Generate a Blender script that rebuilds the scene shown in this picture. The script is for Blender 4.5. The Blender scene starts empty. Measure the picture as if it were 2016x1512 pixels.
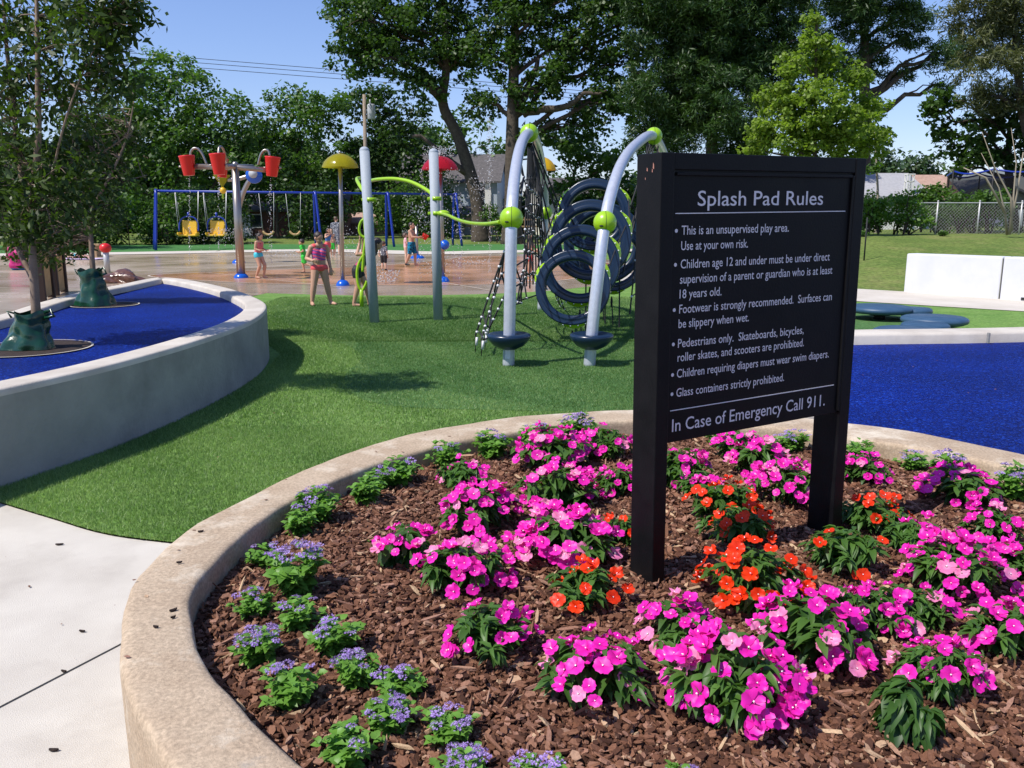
import bpy, bmesh, math, random
import numpy as np
from mathutils import Vector, Matrix, Euler
random.seed(7); rng = np.random.default_rng(7)
SC = bpy.context.scene; COL = SC.collection
PI = math.pi; R = math.radians
# ------------------------------------------------------------ camera
CAMH, PITCH, F = 1.6, R(11.1), 1650.0
cam = bpy.data.objects.new('camera', bpy.data.cameras.new('camera')); COL.objects.link(cam)
cam.location = (0, 0, CAMH); cam.rotation_euler = (PI/2-PITCH, 0, 0)
cam.data.sensor_width = 36; cam.data.lens = F/2016*36; cam.data.clip_end = 3000; cam.data.clip_start = .05
SC.camera = cam
cp, sp = math.cos(PITCH), math.sin(PITCH)
def ray(x, y):
    a = (x-1008)/F; b = (756-y)/F
    return Vector((a, cp+b*sp, -sp+b*cp))
def G(x, y, z=0.0):
    d = ray(x, y); t = (z-CAMH)/d.z
    return Vector((d.x*t, d.y*t, z))
def D(x, y, Y):
    d = ray(x, y); t = Y/d.y
    return Vector((d.x*t, Y, CAMH+d.z*t))
# ------------------------------------------------------------ tags / objects
def tag(o, label=None, cat=None, group=None, kind=None):
    if label: o['label'] = label
    if cat: o['category'] = cat
    if group: o['group'] = group
    if kind: o['kind'] = kind
    return o
def empty(name, label, cat, loc=(0,0,0), rz=0, group=None):
    o = bpy.data.objects.new(name, None); COL.objects.link(o); o.empty_display_size = .1
    o.location = loc; o.rotation_euler = (0,0,rz)
    return tag(o, label, cat, group)
def smooth01(t): t = min(1, max(0, t)); return t*t*(3-2*t)
def mesh_np(name, V, F_, mat=None, smooth=False, v=None):
    """F_: (N,k) int array of equal sized faces"""
    V = np.asarray(V, dtype=np.float32); F_ = np.asarray(F_, dtype=np.int32)
    me = bpy.data.meshes.new(name)
    me.vertices.add(len(V)); me.vertices.foreach_set('co', V.ravel())
    k = F_.shape[1]
    me.loops.add(F_.size); me.loops.foreach_set('vertex_index', F_.ravel())
    me.polygons.add(len(F_)); me.polygons.foreach_set('loop_start', np.arange(0, F_.size, k, dtype=np.int32))
    try: me.polygons.foreach_set('loop_total', np.full(len(F_), k, dtype=np.int32))
    except Exception: pass
    me.polygons.foreach_set('use_smooth', np.full(len(F_), smooth))
    if v is not None:
        at = me.attributes.new('v', 'FLOAT', 'POINT'); at.data.foreach_set('value', np.asarray(v, dtype=np.float32))
    me.update(calc_edges=True)
    if mat: me.materials.append(mat)
    return me
def link(name, me, parent=None):
    o = bpy.data.objects.new(name, me); COL.objects.link(o)
    if parent: o.parent = parent
    return o
class MB:
    """collects shapes, builds one mesh object"""
    def __init__(s): s.V = []; s.F = []; s.S = []; s.M = []; s.mi = 0
    def add(s, V, F_, smooth=True):
        b = len(s.V); s.V += [tuple(v) for v in V]
        for f in F_: s.F.append([i+b for i in f]); s.S.append(smooth); s.M.append(s.mi)
        return s
    def box(s, c, d, rz=0, bev=0.0, rot=None):
        bm = bmesh.new(); bmesh.ops.create_cube(bm, size=1)
        bmesh.ops.scale(bm, vec=d, verts=bm.verts)
        if bev: bmesh.ops.bevel(bm, geom=list(bm.edges), offset=bev, segments=2, affect='EDGES', profile=.5)
        m = Matrix.Translation(c) @ (rot if rot else Matrix.Rotation(rz, 4, 'Z'))
        bm.verts.ensure_lookup_table()
        s.add([m @ v.co for v in bm.verts], [[v.index for v in f.verts] for f in bm.faces], False); bm.free(); return s
    def tube(s, pts, r, seg=10, cap=True):
        pts = [Vector(p) for p in pts]; n = len(pts)
        if not hasattr(r, '__len__'): r = [r]*n
        V = []; up = None
        for i, p in enumerate(pts):
            t = (pts[min(i+1, n-1)]-pts[max(i-1, 0)])
            if t.length < 1e-9: t = Vector((0,0,1))
            t.normalize()
            if up is None:
                up = t.cross(Vector((0.13,0.97,0.2))).normalized()
            up = (up - t*up.dot(t))
            if up.length < 1e-6: up = t.orthogonal()
            up.normalize(); w = t.cross(up)
            for k in range(seg):
                a = 2*PI*k/seg; V.append(p+(up*math.cos(a)+w*math.sin(a))*r[i])
        Fs = [[i*seg+k, i*seg+(k+1) % seg, (i+1)*seg+(k+1) % seg, (i+1)*seg+k] for i in range(n-1) for k in range(seg)]
        s.add(V, Fs, True)
        if cap:
            b = len(s.V)-len(V)
            s.F.append([b+k for k in range(seg)][::-1]); s.S.append(False); s.M.append(s.mi)
            s.F.append([b+(n-1)*seg+k for k in range(seg)]); s.S.append(False); s.M.append(s.mi)
        return s
    def lathe(s, prof, c=(0,0,0), seg=24, rot=None, smooth=True):
        m = Matrix.Translation(c) @ (rot if rot else Matrix())
        V = [m @ Vector((r*math.cos(2*PI*k/seg), r*math.sin(2*PI*k/seg), z)) for r, z in prof for k in range(seg)]
        Fs = [[i*seg+k, i*seg+(k+1) % seg, (i+1)*seg+(k+1) % seg, (i+1)*seg+k] for i in range(len(prof)-1) for k in range(seg)]
        return s.add(V, Fs, smooth)
    def ball(s, c, r, seg=16, rings=10, rot=None):
        if not hasattr(r, '__len__'): r = (r, r, r)
        m = Matrix.Translation(c) @ (rot if rot else Matrix())
        V = []; 
        for i in range(rings+1):
            ph = PI*i/rings
            for k in range(seg):
                a = 2*PI*k/seg; V.append(m @ Vector((r[0]*math.sin(ph)*math.cos(a), r[1]*math.sin(ph)*math.sin(a), r[2]*math.cos(ph))))
        Fs = [[i*seg+k, (i+1)*seg+k, (i+1)*seg+(k+1) % seg, i*seg+(k+1) % seg] for i in range(rings) for k in range(seg)]
        return s.add(V, Fs, True)
    def poly(s, pts, smooth=False): return s.add(pts, [list(range(len(pts)))], smooth)
    def build(s, name, mat, parent=None, merge=False):
        me = bpy.data.meshes.new(name); me.from_pydata(s.V, [], s.F)
        me.polygons.foreach_set('use_smooth', s.S); me.polygons.foreach_set('material_index', s.M)
        for m in (mat if isinstance(mat, (list, tuple)) else [mat]): me.materials.append(m)
        if merge:
            bm = bmesh.new(); bm.from_mesh(me); bmesh.ops.remove_doubles(bm, verts=bm.verts, dist=1e-5); bm.to_mesh(me); bm.free()
        me.update(); return link(name, me, parent)
def crom(pts, n=8, closed=False):
    P = [Vector(p) for p in pts]; N = len(P); out = []
    rngi = range(N) if closed else range(N-1)
    for i in rngi:
        if closed: a, b, c, d = P[i-1], P[i], P[(i+1) % N], P[(i+2) % N]
        else: a, b, c, d = P[max(i-1,0)], P[i], P[i+1], P[min(i+2,N-1)]
        for k in range(n):
            t = k/n
            out.append(.5*((2*b)+(c-a)*t+(2*a-5*b+4*c-d)*t*t+(3*b-a-3*c+d)*t**3))
    if not closed: out.append(P[-1])
    return out
# ------------------------------------------------------------ materials
MATS = {}
def NT(name):
    m = bpy.data.materials.new(name); m.use_nodes = True; nt = m.node_tree; nt.nodes.clear()
    out = nt.nodes.new('ShaderNodeOutputMaterial'); return m, nt, out
def nd(nt, t, **kw):
    n = nt.nodes.new('ShaderNode'+t)
    for k, v in kw.items():
        if k in n.inputs.keys(): n.inputs[k].default_value = v
        else: setattr(n, k, v)
    return n
def c4(c): return (*c, 1) if len(c) == 3 else c
def M(name, c1, c2=None, scale=5, rough=.6, metal=0, bump=0, bscale=60, spec=.5, detail=6, thr=(.35,.65), c3=None, s3=1, t3=(.5,.62), coat=0, trans=0, rough2=None, coord='Object', emit=None):
    m, nt, out = NT(name); L = nt.links.new
    b = nd(nt, 'BsdfPrincipled', Roughness=rough, Metallic=metal)
    b.inputs['Specular IOR Level'].default_value = spec; b.inputs['Coat Weight'].default_value = coat
    b.inputs['Base Color'].default_value = c4(c1)
    tc = nd(nt, 'TexCoord').outputs[coord]
    if c2 is not None:
        n = nd(nt, 'TexNoise', Scale=scale, Detail=detail, Roughness=.6); L(tc, n.inputs['Vector'])
        r = nd(nt, 'ValToRGB'); r.color_ramp.elements[0].position, r.color_ramp.elements[1].position = thr
        r.color_ramp.elements[0].color = c4(c1); r.color_ramp.elements[1].color = c4(c2)
        L(n.outputs['Fac'], r.inputs[0]); cur = r.outputs[0]
        if c3 is not None:
            n3 = nd(nt, 'TexNoise', Scale=s3, Detail=8, Roughness=.65); L(tc, n3.inputs['Vector'])
            r3 = nd(nt, 'ValToRGB'); r3.color_ramp.elements[0].position, r3.color_ramp.elements[1].position = t3
            L(n3.outputs['Fac'], r3.inputs[0])
            mx = nd(nt, 'MixRGB'); L(r3.outputs[0], mx.inputs[0]); L(cur, mx.inputs[1]); mx.inputs[2].default_value = c4(c3); cur = mx.outputs[0]
        L(cur, b.inputs['Base Color'])
        if rough2 is not None:
            mr = nd(nt, 'MapRange'); mr.inputs['To Min'].default_value = rough; mr.inputs['To Max'].default_value = rough2
            mr.inputs['From Min'].default_value = .35; mr.inputs['From Max'].default_value = .65
            L(n.outputs['Fac'], mr.inputs[0]); L(mr.outputs[0], b.inputs['Roughness'])
    if bump:
        n2 = nd(nt, 'TexNoise', Scale=bscale, Detail=5); L(tc, n2.inputs['Vector'])
        bp = nd(nt, 'Bump', Strength=bump, Distance=.02); L(n2.outputs['Fac'], bp.inputs['Height']); L(bp.outputs[0], b.inputs['Normal'])
    if trans:
        t = nd(nt, 'BsdfTranslucent'); t.inputs['Color'].default_value = c4(c1); mx = nd(nt, 'MixShader'); mx.inputs[0].default_value = trans
        L(b.outputs[0], mx.inputs[1]); L(t.outputs[0], mx.inputs[2]); L(mx.outputs[0], out.inputs[0])
    else: L(b.outputs[0], out.inputs[0])
    MATS[name] = m; return m
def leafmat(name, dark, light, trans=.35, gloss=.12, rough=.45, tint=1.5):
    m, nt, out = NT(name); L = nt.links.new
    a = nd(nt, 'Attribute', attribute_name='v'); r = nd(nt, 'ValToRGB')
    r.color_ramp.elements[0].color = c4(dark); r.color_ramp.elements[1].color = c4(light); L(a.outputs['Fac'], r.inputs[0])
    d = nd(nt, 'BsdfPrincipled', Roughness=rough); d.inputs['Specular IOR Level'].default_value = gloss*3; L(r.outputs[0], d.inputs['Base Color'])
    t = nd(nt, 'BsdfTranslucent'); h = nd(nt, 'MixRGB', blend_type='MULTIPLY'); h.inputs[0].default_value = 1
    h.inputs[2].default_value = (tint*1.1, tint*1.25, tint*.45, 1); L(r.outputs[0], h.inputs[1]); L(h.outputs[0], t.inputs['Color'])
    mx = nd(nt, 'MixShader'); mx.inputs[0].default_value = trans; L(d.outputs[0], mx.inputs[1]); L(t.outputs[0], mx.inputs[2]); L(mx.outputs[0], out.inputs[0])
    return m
def voromat(name, cols, scale, rough=.6, bump=.6):
    m, nt, out = NT(name); L = nt.links.new
    tc = nd(nt, 'TexCoord').outputs['Object']
    v = nd(nt, 'TexVoronoi', Scale=scale); L(tc, v.inputs['Vector'])
    sx = nd(nt, 'SeparateXYZ'); L(v.outputs['Color'], sx.inputs[0])
    r = nd(nt, 'ValToRGB'); r.color_ramp.interpolation = 'CONSTANT'
    while len(r.color_ramp.elements) < len(cols): r.color_ramp.elements.new(.5)
    for i, (p, c) in enumerate(cols): r.color_ramp.elements[i].position = p; r.color_ramp.elements[i].color = c4(c)
    L(sx.outputs[0], r.inputs[0])
    n = nd(nt, 'TexNoise', Scale=.9, Detail=4); L(tc, n.inputs['Vector']); mr = nd(nt, 'MapRange'); mr.inputs['From Min'].default_value = .3; mr.inputs['From Max'].default_value = .7; mr.inputs['To Min'].default_value = .72; mr.inputs['To Max'].default_value = 1.28
    L(n.outputs['Fac'], mr.inputs[0]); mx = nd(nt, 'MixRGB', blend_type='MULTIPLY'); mx.inputs[0].default_value = 1; L(r.outputs[0], mx.inputs[1]); L(mr.outputs[0], mx.inputs[2])
    b = nd(nt, 'BsdfPrincipled', Roughness=rough); b.inputs['Specular IOR Level'].default_value = .12; L(mx.outputs[0], b.inputs['Base Color'])
    bp = nd(nt, 'Bump', Strength=bump, Distance=.006); L(v.outputs['Distance'], bp.inputs['Height']); L(bp.outputs[0], b.inputs['Normal'])
    L(b.outputs[0], out.inputs[0]); return m

m_sign = M('black_painted_metal', (.004,.004,.005), (.007,.007,.008), scale=9, rough=.42, rough2=.55, bump=.05, bscale=140, spec=.16)
m_letter = M('grey_vinyl_lettering', (.62,.62,.66), rough=.5)
m_scratch = M('bare_scratch', (.35,.16,.12), rough=.7)
m_sand = M('sandy_concrete', (.31,.23,.165), (.42,.33,.24), scale=5, rough=.9, bump=.35, bscale=220, c3=(.60,.53,.43), s3=3.2, t3=(.54,.66))
m_wallc = M('grey_rendered_concrete', (.27,.265,.24), (.34,.33,.30), scale=2.2, rough=.9, bump=.25, bscale=35, c3=(.21,.205,.19), s3=1.4, t3=(.5,.7))
m_capc = M('pale_concrete', (.46,.41,.35), (.58,.53,.46), scale=3, rough=.9, bump=.2, bscale=120)
m_pave = M('pavement_concrete', (.49,.45,.39), (.60,.56,.49), scale=1.6, rough=.92, bump=.3, bscale=260, c3=(.40,.36,.31), s3=1.4, t3=(.52,.75))
m_walk = M('walkway_concrete', (.50,.45,.38), (.58,.53,.46), scale=1.2, rough=.9, bump=.1)
m_white = M('white_painted_concrete', (.56,.57,.60), (.62,.62,.64), scale=2, rough=.8, bump=.1, bscale=30)
m_padA = M('wet_tan_concrete', (.34,.25,.17), (.44,.34,.25), scale=.5, rough=.12, rough2=.30, c3=(.28,.20,.13), s3=.25, t3=(.4,.75))
m_padB = M('wet_orange_concrete', (.42,.215,.11), (.54,.29,.155), scale=.5, rough=.12, rough2=.30, c3=(.34,.175,.09), s3=.3, t3=(.42,.8))
m_padC = M('wet_grey_concrete', (.36,.28,.19), (.48,.39,.29), scale=.3, rough=.14, rough2=.34)
m_joint = M('pale_joint', (.50,.42,.33), rough=.7)
m_dark = M('dark_gap', (.02,.02,.02), rough=.9)
m_soil = M('dark_soil', (.018,.010,.007), (.04,.022,.015), scale=30, rough=.95, bump=.8, bscale=60)
def turfmat(name, c1, c2, c3, s1=1.3, fs=55, amt=.55, bump=.6):
    m, nt, out = NT(name); L = nt.links.new; tc = nd(nt, 'TexCoord').outputs['Object']
    def no(s, d=4):
        q = nd(nt, 'TexNoise', Scale=s, Detail=d, Roughness=.7); L(tc, q.inputs['Vector']); return q.outputs['Fac']
    r = nd(nt, 'ValToRGB'); r.color_ramp.elements[0].position = .33; r.color_ramp.elements[1].position = .67; r.color_ramp.elements[0].color = c4(c1); r.color_ramp.elements[1].color = c4(c2); L(no(s1, 6), r.inputs[0])
    r3 = nd(nt, 'ValToRGB'); r3.color_ramp.elements[0].position = .5; r3.color_ramp.elements[1].position = .8; L(no(s1*2.3, 8), r3.inputs[0])
    mx = nd(nt, 'MixRGB'); L(r3.outputs[0], mx.inputs[0]); L(r.outputs[0], mx.inputs[1]); mx.inputs[2].default_value = c4(c3)
    f = no(fs, 5); mr = nd(nt, 'MapRange'); mr.inputs['From Min'].default_value = .3; mr.inputs['From Max'].default_value = .7; mr.inputs['To Min'].default_value = 1-amt; mr.inputs['To Max'].default_value = 1+amt; L(f, mr.inputs[0])
    mu = nd(nt, 'MixRGB', blend_type='MULTIPLY'); mu.inputs[0].default_value = 1; L(mx.outputs[0], mu.inputs[1]); L(mr.outputs[0], mu.inputs[2])
    b = nd(nt, 'BsdfPrincipled', Roughness=.9); b.inputs['Specular IOR Level'].default_value = .15; L(mu.outputs[0], b.inputs['Base Color'])
    bp = nd(nt, 'Bump', Strength=bump, Distance=.02); L(f, bp.inputs['Height']); L(bp.outputs[0], b.inputs['Normal']); L(b.outputs[0], out.inputs[0]); return m
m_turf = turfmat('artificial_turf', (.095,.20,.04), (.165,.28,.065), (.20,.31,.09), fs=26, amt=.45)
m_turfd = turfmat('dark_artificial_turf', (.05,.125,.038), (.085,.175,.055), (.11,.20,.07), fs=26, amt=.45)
m_turff = turfmat('far_turf', (.05,.16,.045), (.07,.20,.055), (.10,.22,.07), .8, 20, .3)
m_lawn = turfmat('lawn_grass', (.085,.14,.028), (.16,.20,.05), (.22,.20,.08), .35, 9, .5, 1.0)
m_unused = M('unused_turf', (.075,.185,.035), (.11,.25,.05), scale=1.3, rough=.85, bump=1, bscale=300, c3=(.15,.30,.07), s3=2.2, t3=(.55,.85), spec=.2)
m_unused = M('dark_artificial_turf', (.045,.125,.035), (.07,.17,.045), scale=1.5, rough=.85, bump=1, bscale=300, spec=.2)
m_unused = M('far_turf', (.05,.16,.045), (.07,.20,.055), scale=.8, rough=.85, spec=.2)
m_unused = M('lawn_grass', (.085,.14,.025), (.16,.20,.045), scale=.35, rough=.95, bump=.8, bscale=12, c3=(.22,.20,.075), s3=.5, t3=(.5,.72), spec=.15)
m_blue = voromat('blue_rubber_granules', [(0,(.001,.006,.085)),(.40,(.001,.013,.15)),(.76,(.002,.022,.23)),(.94,(.01,.05,.34))], 100)
m_leafa = leafmat('ageratum_leaf', (.06,.15,.018), (.16,.33,.05), trans=.3)
m_leafi = leafmat('impatiens_leaf', (.025,.07,.014), (.095,.20,.035), trans=.3)
m_pink = leafmat('magenta_petal', (.62,.004,.30), (.90,.025,.50), trans=.25, tint=1.0)
m_pink2 = leafmat('pale_pink_petal', (.80,.16,.42), (.92,.40,.62), trans=.3, tint=1.0)
m_orange = leafmat('orange_petal', (.75,.022,.003), (.92,.065,.005), trans=.3, tint=1.0)
m_purple = leafmat('lavender_floret', (.34,.20,.62), (.64,.48,.90), trans=.25, tint=1.0)
m_eye = M('flower_eye', (.9,.75,.8), rough=.6)
m_stem = M('plant_stem', (.10,.14,.04), rough=.6)
m_grey = M('powder_coated_grey', (.32,.36,.40), (.35,.39,.43), scale=30, rough=.6, spec=.3)
m_silver = M('silver_tube', (.50,.53,.60), (.58,.61,.68), scale=20, rough=.33, metal=.35, coat=.2)
m_lime = M('lime_plastic', (.30,.52,.008), rough=.32, spec=.5, coat=.25)
m_navy = M('navy_plastic', (.008,.022,.052), rough=.28, spec=.5) if 1 else M('x', (.006,.018,.045), (.010,.028,.062), scale=8, rough=.28, spec=.5)
m_pad = M('blue_stepping_plastic', (.03,.075,.14), (.045,.095,.165), scale=6, rough=.45, spec=.4)
m_rope = M('black_rope', (.012,.012,.014), rough=.7)
m_bead = M('rope_clip', (.70,.70,.72), rough=.4)
m_steel = M('stainless_steel', (.36,.32,.28), rough=.34, metal=.85)
m_red = M('red_plastic', (.62,.012,.010), rough=.35)
m_redt = M('red_translucent_plastic', (.42,.01,.02), rough=.15, trans=.35)
m_yelt = M('yellow_translucent_plastic', (.38,.36,.01), rough=.15, trans=.5)
m_yelo = M('yellow_plastic', (.75,.44,.02), rough=.35)
m_yel = M('amber_canopy', (.65,.42,.01), rough=.25, trans=.3)
m_swb = M('swing_blue_paint', (.008,.03,.30), rough=.35, coat=.2)
m_bb = M('blue_plastic_base', (.004,.09,.50), rough=.25, coat=.3)
m_bark = M('dark_bark', (.045,.033,.024), (.09,.07,.05), scale=6, rough=.95, bump=1, bscale=14)
m_barkm = M('smooth_tan_bark', (.14,.09,.06), (.27,.20,.14), scale=6, rough=.8, bump=.2, bscale=20)
m_twig = M('pale_twig', (.28,.24,.18), rough=.9)
m_bag = M('green_woven_plastic', (.004,.035,.015), (.007,.055,.024), scale=9, rough=.24, bump=.35, bscale=14, spec=.6)
m_pole = M('weathered_wood', (.22,.17,.13), (.32,.26,.20), scale=8, rough=.9)
m_galv = M('galvanised_steel', (.48,.48,.47), rough=.5, metal=.4)
m_tank = M('grey_tank_paint', (.40,.42,.44), rough=.5)
m_roofg = M('grey_shingle', (.30,.30,.32), (.38,.38,.40), scale=6, rough=.9)
m_roofd = M('dark_shingle', (.07,.065,.065), (.12,.11,.11), scale=5, rough=.9)
m_roofb = M('brown_shingle', (.34,.22,.17), (.44,.29,.23), scale=6, rough=.9)
m_sidb = M('grey_blue_siding', (.38,.44,.50), (.42,.48,.54), scale=2, rough=.8)
m_sidw = M('white_siding', (.72,.72,.68), rough=.8)
m_brick = M('dark_red_brick', (.12,.055,.04), (.19,.09,.065), scale=9, rough=.9)
m_glass = M('window_glass', (.03,.04,.05), rough=.08, spec=.8)
m_tan = M('tan_panel', (.42,.26,.10), (.52,.34,.15), scale=7, rough=.7)
m_brown = M('dark_brown_timber', (.035,.018,.012), rough=.7)
m_wood = M('light_timber', (.38,.25,.14), rough=.8)
m_rock = M('wet_red_rock', (.07,.03,.02), (.15,.07,.045), scale=7, rough=.25, bump=1, bscale=8)
m_hair = M('dark_hair', (.018,.011,.008), (.035,.02,.013), scale=25, rough=.45, bump=.5, bscale=60)
m_hairb = M('brown_hair', (.09,.05,.03), rough=.5)
m_wet = M('pupil', (.02,.012,.01), rough=.2)
def watermat():
    m, nt, out = NT('water_droplet'); L = nt.links.new
    b = nd(nt, 'BsdfPrincipled', Roughness=.08); b.inputs['Base Color'].default_value = (.92,.95,.97,1); b.inputs['Transmission Weight'].default_value = .55; b.inputs['IOR'].default_value = 1.33
    L(b.outputs[0], out.inputs[0]); return m
m_water = watermat()
def skinmat(name, c): 
    c2 = tuple(min(1, v*1.15) for v in c); return M(name, c, c2, scale=14, rough=.5, spec=.4)
m_skin = skinmat('tan_skin', (.48,.27,.18)); m_skin2 = skinmat('light_skin', (.62,.39,.28))
# ------------------------------------------------------------ light
w = bpy.data.worlds.new('World'); SC.world = w; w.use_nodes = True
wn = w.node_tree; bg = wn.nodes['Background']; sky = wn.nodes.new('ShaderNodeTexSky'); sky.sky_type = 'NISHITA'; sky.sun_disc = False
EL = R(54); AZ = R(31)            # light travels towards +x and away from the camera
sd = Vector((math.cos(EL)*math.cos(AZ), math.cos(EL)*math.sin(AZ), -math.sin(EL)))
sky.sun_elevation = EL; sky.sun_rotation = math.atan2(-sd.x, -sd.y)
sky.air_density = 1.0; sky.air_density = 1.15; sky.dust_density = .25; sky.ozone_density = 6.0
hue = wn.nodes.new('ShaderNodeMixRGB'); hue.blend_type = 'MULTIPLY'; hue.inputs[0].default_value = 1; hue.inputs[2].default_value = (1.0,.93,1.10,1)
wn.links.new(sky.outputs[0], hue.inputs[1]); wn.links.new(hue.outputs[0], bg.inputs[0]); bg.inputs[1].default_value = .125
sun = bpy.data.objects.new('sun', bpy.data.lights.new('sun', 'SUN')); COL.objects.link(sun)
sun.data.energy = 4.7; sun.data.angle = R(.53); sun.data.color = (1, .95, .87)
sun.rotation_euler = sd.to_track_quat('-Z', 'Y').to_euler()
SC.view_settings.view_transform = 'Standard'; SC.view_settings.look = 'None'; SC.view_settings.exposure = .25; SC.view_settings.gamma = 1
SC.cycles.max_bounces = 6; SC.cycles.diffuse_bounces = 3; SC.cycles.glossy_bounces = 3; SC.cycles.transmission_bounces = 4; SC.cycles.transparent_max_bounces = 8
SC.cycles.caustics_reflective = False; SC.cycles.caustics_refractive = False
# ============================================================ GROUND
def terr(X, Y):
    z = -.06
    z += 1.10*smooth01((Y-18.5)/13.5)*smooth01((X-5.5-.12*(Y-18))/5)
    z += .40*smooth01((Y-52)/12)
    z += .5*smooth01((Y-70)/60)
    return z
xs = np.concatenate([np.linspace(-400,-45,14), np.linspace(-40,45,86), np.linspace(50,400,14)])
ys = np.concatenate([np.linspace(-30,70,101), np.linspace(75,900,26)])
V = [(x, y, terr(x, y)+(.03*math.sin(x*1.3+y*.4)*math.sin(y*.9) if y > 20 else 0)) for y in ys for x in xs]
nx = len(xs); Fq = [[j*nx+i, j*nx+i+1, (j+1)*nx+i+1, (j+1)*nx+i] for j in range(len(ys)-1) for i in range(nx-1)]
tag(link('ground', mesh_np('ground', V, Fq, m_lawn, True)), 'grassy ground rising beyond the play area', None, None, 'structure')
def sheet(name, pts, z, mat, label=None):
    o = MB().poly([(p[0], p[1], z) for p in pts]).build(name, mat); tag(o, label, None, None, 'structure'); return o
# pavement in front
tedge = [(-4.6,5.6),(-3.7,5.05),(-2.95,4.6),(-2.51,4.34),(-2.13,4.12),(-1.77,4.0),(-1.2,3.88),(-.3,3.85),(.8,3.9)]
tedge = [(p.x,p.y) for p in crom([(a,b,0) for a,b in tedge], 6)]
sheet('pavement', tedge+[(6,3.9),(6,-6),(-12,-6),(-12,8),(-6,7)], 0.0, m_pave)
a, b = G(0,1393), G(236,1270); dv = (b-a).normalized(); nv = Vector((-dv.y, dv.x, 0))*.0035
sheet('pavement_joint', [a-dv*4-nv, b+dv*1-nv, b+dv*1+nv, a-dv*4+nv], .003, m_dark)
# turf
padn = [(-16,20),(-9,19.6),(-5.4,18.5),(-2.9,17.9),(-.09,18.5),(1.8,20.3),(3.27,23.4),(4.3,27),(4.6,31),(3.2,36),(0,41)]
padc = [(p.x,p.y) for p in crom([(a,b,0) for a,b in padn], 6)]
sheet('turf', tedge[:-1]+[(2,3.9),(9.5,5),(10.5,14.2),(6.8,16.6),(8.3,26),(7,40),(2,44)]+padc[12:][::-1]+[(-5.5,17.5),(-5.9,14.5),(-5.6,11),(-5.0,8)], .010, m_turf)
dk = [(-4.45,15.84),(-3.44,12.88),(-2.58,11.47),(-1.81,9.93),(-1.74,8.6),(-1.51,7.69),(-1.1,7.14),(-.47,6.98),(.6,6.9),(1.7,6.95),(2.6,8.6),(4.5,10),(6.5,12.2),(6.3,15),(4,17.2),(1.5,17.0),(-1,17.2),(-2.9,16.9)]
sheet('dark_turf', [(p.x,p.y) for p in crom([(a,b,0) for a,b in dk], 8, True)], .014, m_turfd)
# splash pad
sheet('splash_pad', padc[12:]+[(-3,42.5),(-12,44.5),(-20,42),(-28,36),(-34,24),(-30,8),(-12,3.5),(-5.6,4.2),(-5.2,7),(-5.6,11),(-6.0,14.3),(-5.6,17.5)], .006, m_padC)
def ell(cx, cy, rx, ry, rz=0, n=64, a0=0, a1=2*PI):
    return [(cx+rx*math.cos(t)*math.cos(rz)-ry*math.sin(t)*math.sin(rz), cy+rx*math.cos(t)*math.sin(rz)+ry*math.sin(t)*math.cos(rz)) for t in np.linspace(a0, a1, n, endpoint=(a1-a0 < 6.2))]
band = [(-9,19.7)]+[p for p in padc if p[0] > -8.6 and p[1] < 37]+[(2,37.5),(-2,39),(-6,36),(-7.5,30),(-11,25.5),(-16,23),(-16,21)]
sheet('splash_pad_tan_band', band, .010, m_padA)
oran = crom([(-7.4,21.8,0),(-4.6,20.9,0),(-1.5,20.7,0),(1.0,22.0,0),(2.6,25.2,0),(3.5,28.5,0),(3.4,32.5,0),(1.2,36.5,0),(-1.6,37.6,0),(-3.1,33,0),(-5.2,29,0),(-8.2,26.8,0),(-10.5,24.4,0)], 8, True)
sheet('splash_pad_orange_zone', [(p.x,p.y) for p in oran], .014, m_padB)
def strip(name, pts, wd, z, mat, closed=False):
    P = [Vector((p[0],p[1],0)) for p in pts]; n = len(P); V = []
    for i, p in enumerate(P):
        t = (P[(i+1) % n]-P[i-1]) if closed else (P[min(i+1,n-1)]-P[max(i-1,0)]); t.normalize(); q = Vector((-t.y,t.x,0))*wd/2
        V += [(p.x-q.x, p.y-q.y, z), (p.x+q.x, p.y+q.y, z)]
    m_ = n if closed else n-1
    o = MB().add(V, [[2*i, 2*i+1, 2*((i+1) % n)+1, 2*((i+1) % n)] for i in range(m_)], False).build(name, mat); tag(o, None, None, None, 'structure'); return o
strip('pad_joint', [(p.x,p.y) for p in oran], .07, .018, m_joint, True)
strip('pad_joint', [(-9.5,26),(-4,20.0)], .04, .018, m_joint); strip('pad_joint', [(-1.9,21.9),(-.4,19.0)], .05, .018, m_joint)
strip('pad_joint', ell(-5.6,34.5,2.6,3.2), .08, .022, m_joint, True)
# concrete strip round the back of the pad, far turf, walkway right
far = [(-40,30),(-30,37.5),(-19,41.5),(-11,45.6),(-6.5,43.8),(-3.8,42),(-.2,44),(4,45),(9,47)]
farc = [(p.x,p.y) for p in crom([(a,b,0) for a,b in far], 6)]
strip('pad_surround', [(x, y-1.2) for x, y in farc], 3.2, .026, m_walk)
sheet('far_turf', [(x, y+.3) for x, y in farc]+[(9,56),(-3,57.5),(-12,57),(-19,55.5),(-24,54),(-40,50)], .020, m_turff)
strip('far_path', [(-1.2,58),(1.5,54.5),(9,52)], .5, .035, m_walk)
for pts in ([(-24,40),(-23,47)],[(-15,43),(-15.5,46)]): strip('pad_joint', pts, .05, .032, m_dark)
wk = [(3.2,25),(5.5,20.4),(7.2,18.3),(8.6,17.0),(9.9,15.9),(12.5,13.9)]
strip('walkway', [(p.x,p.y) for p in crom([(a,b,0) for a,b in wk], 6)], 3.0, .020, m_walk)
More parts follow.
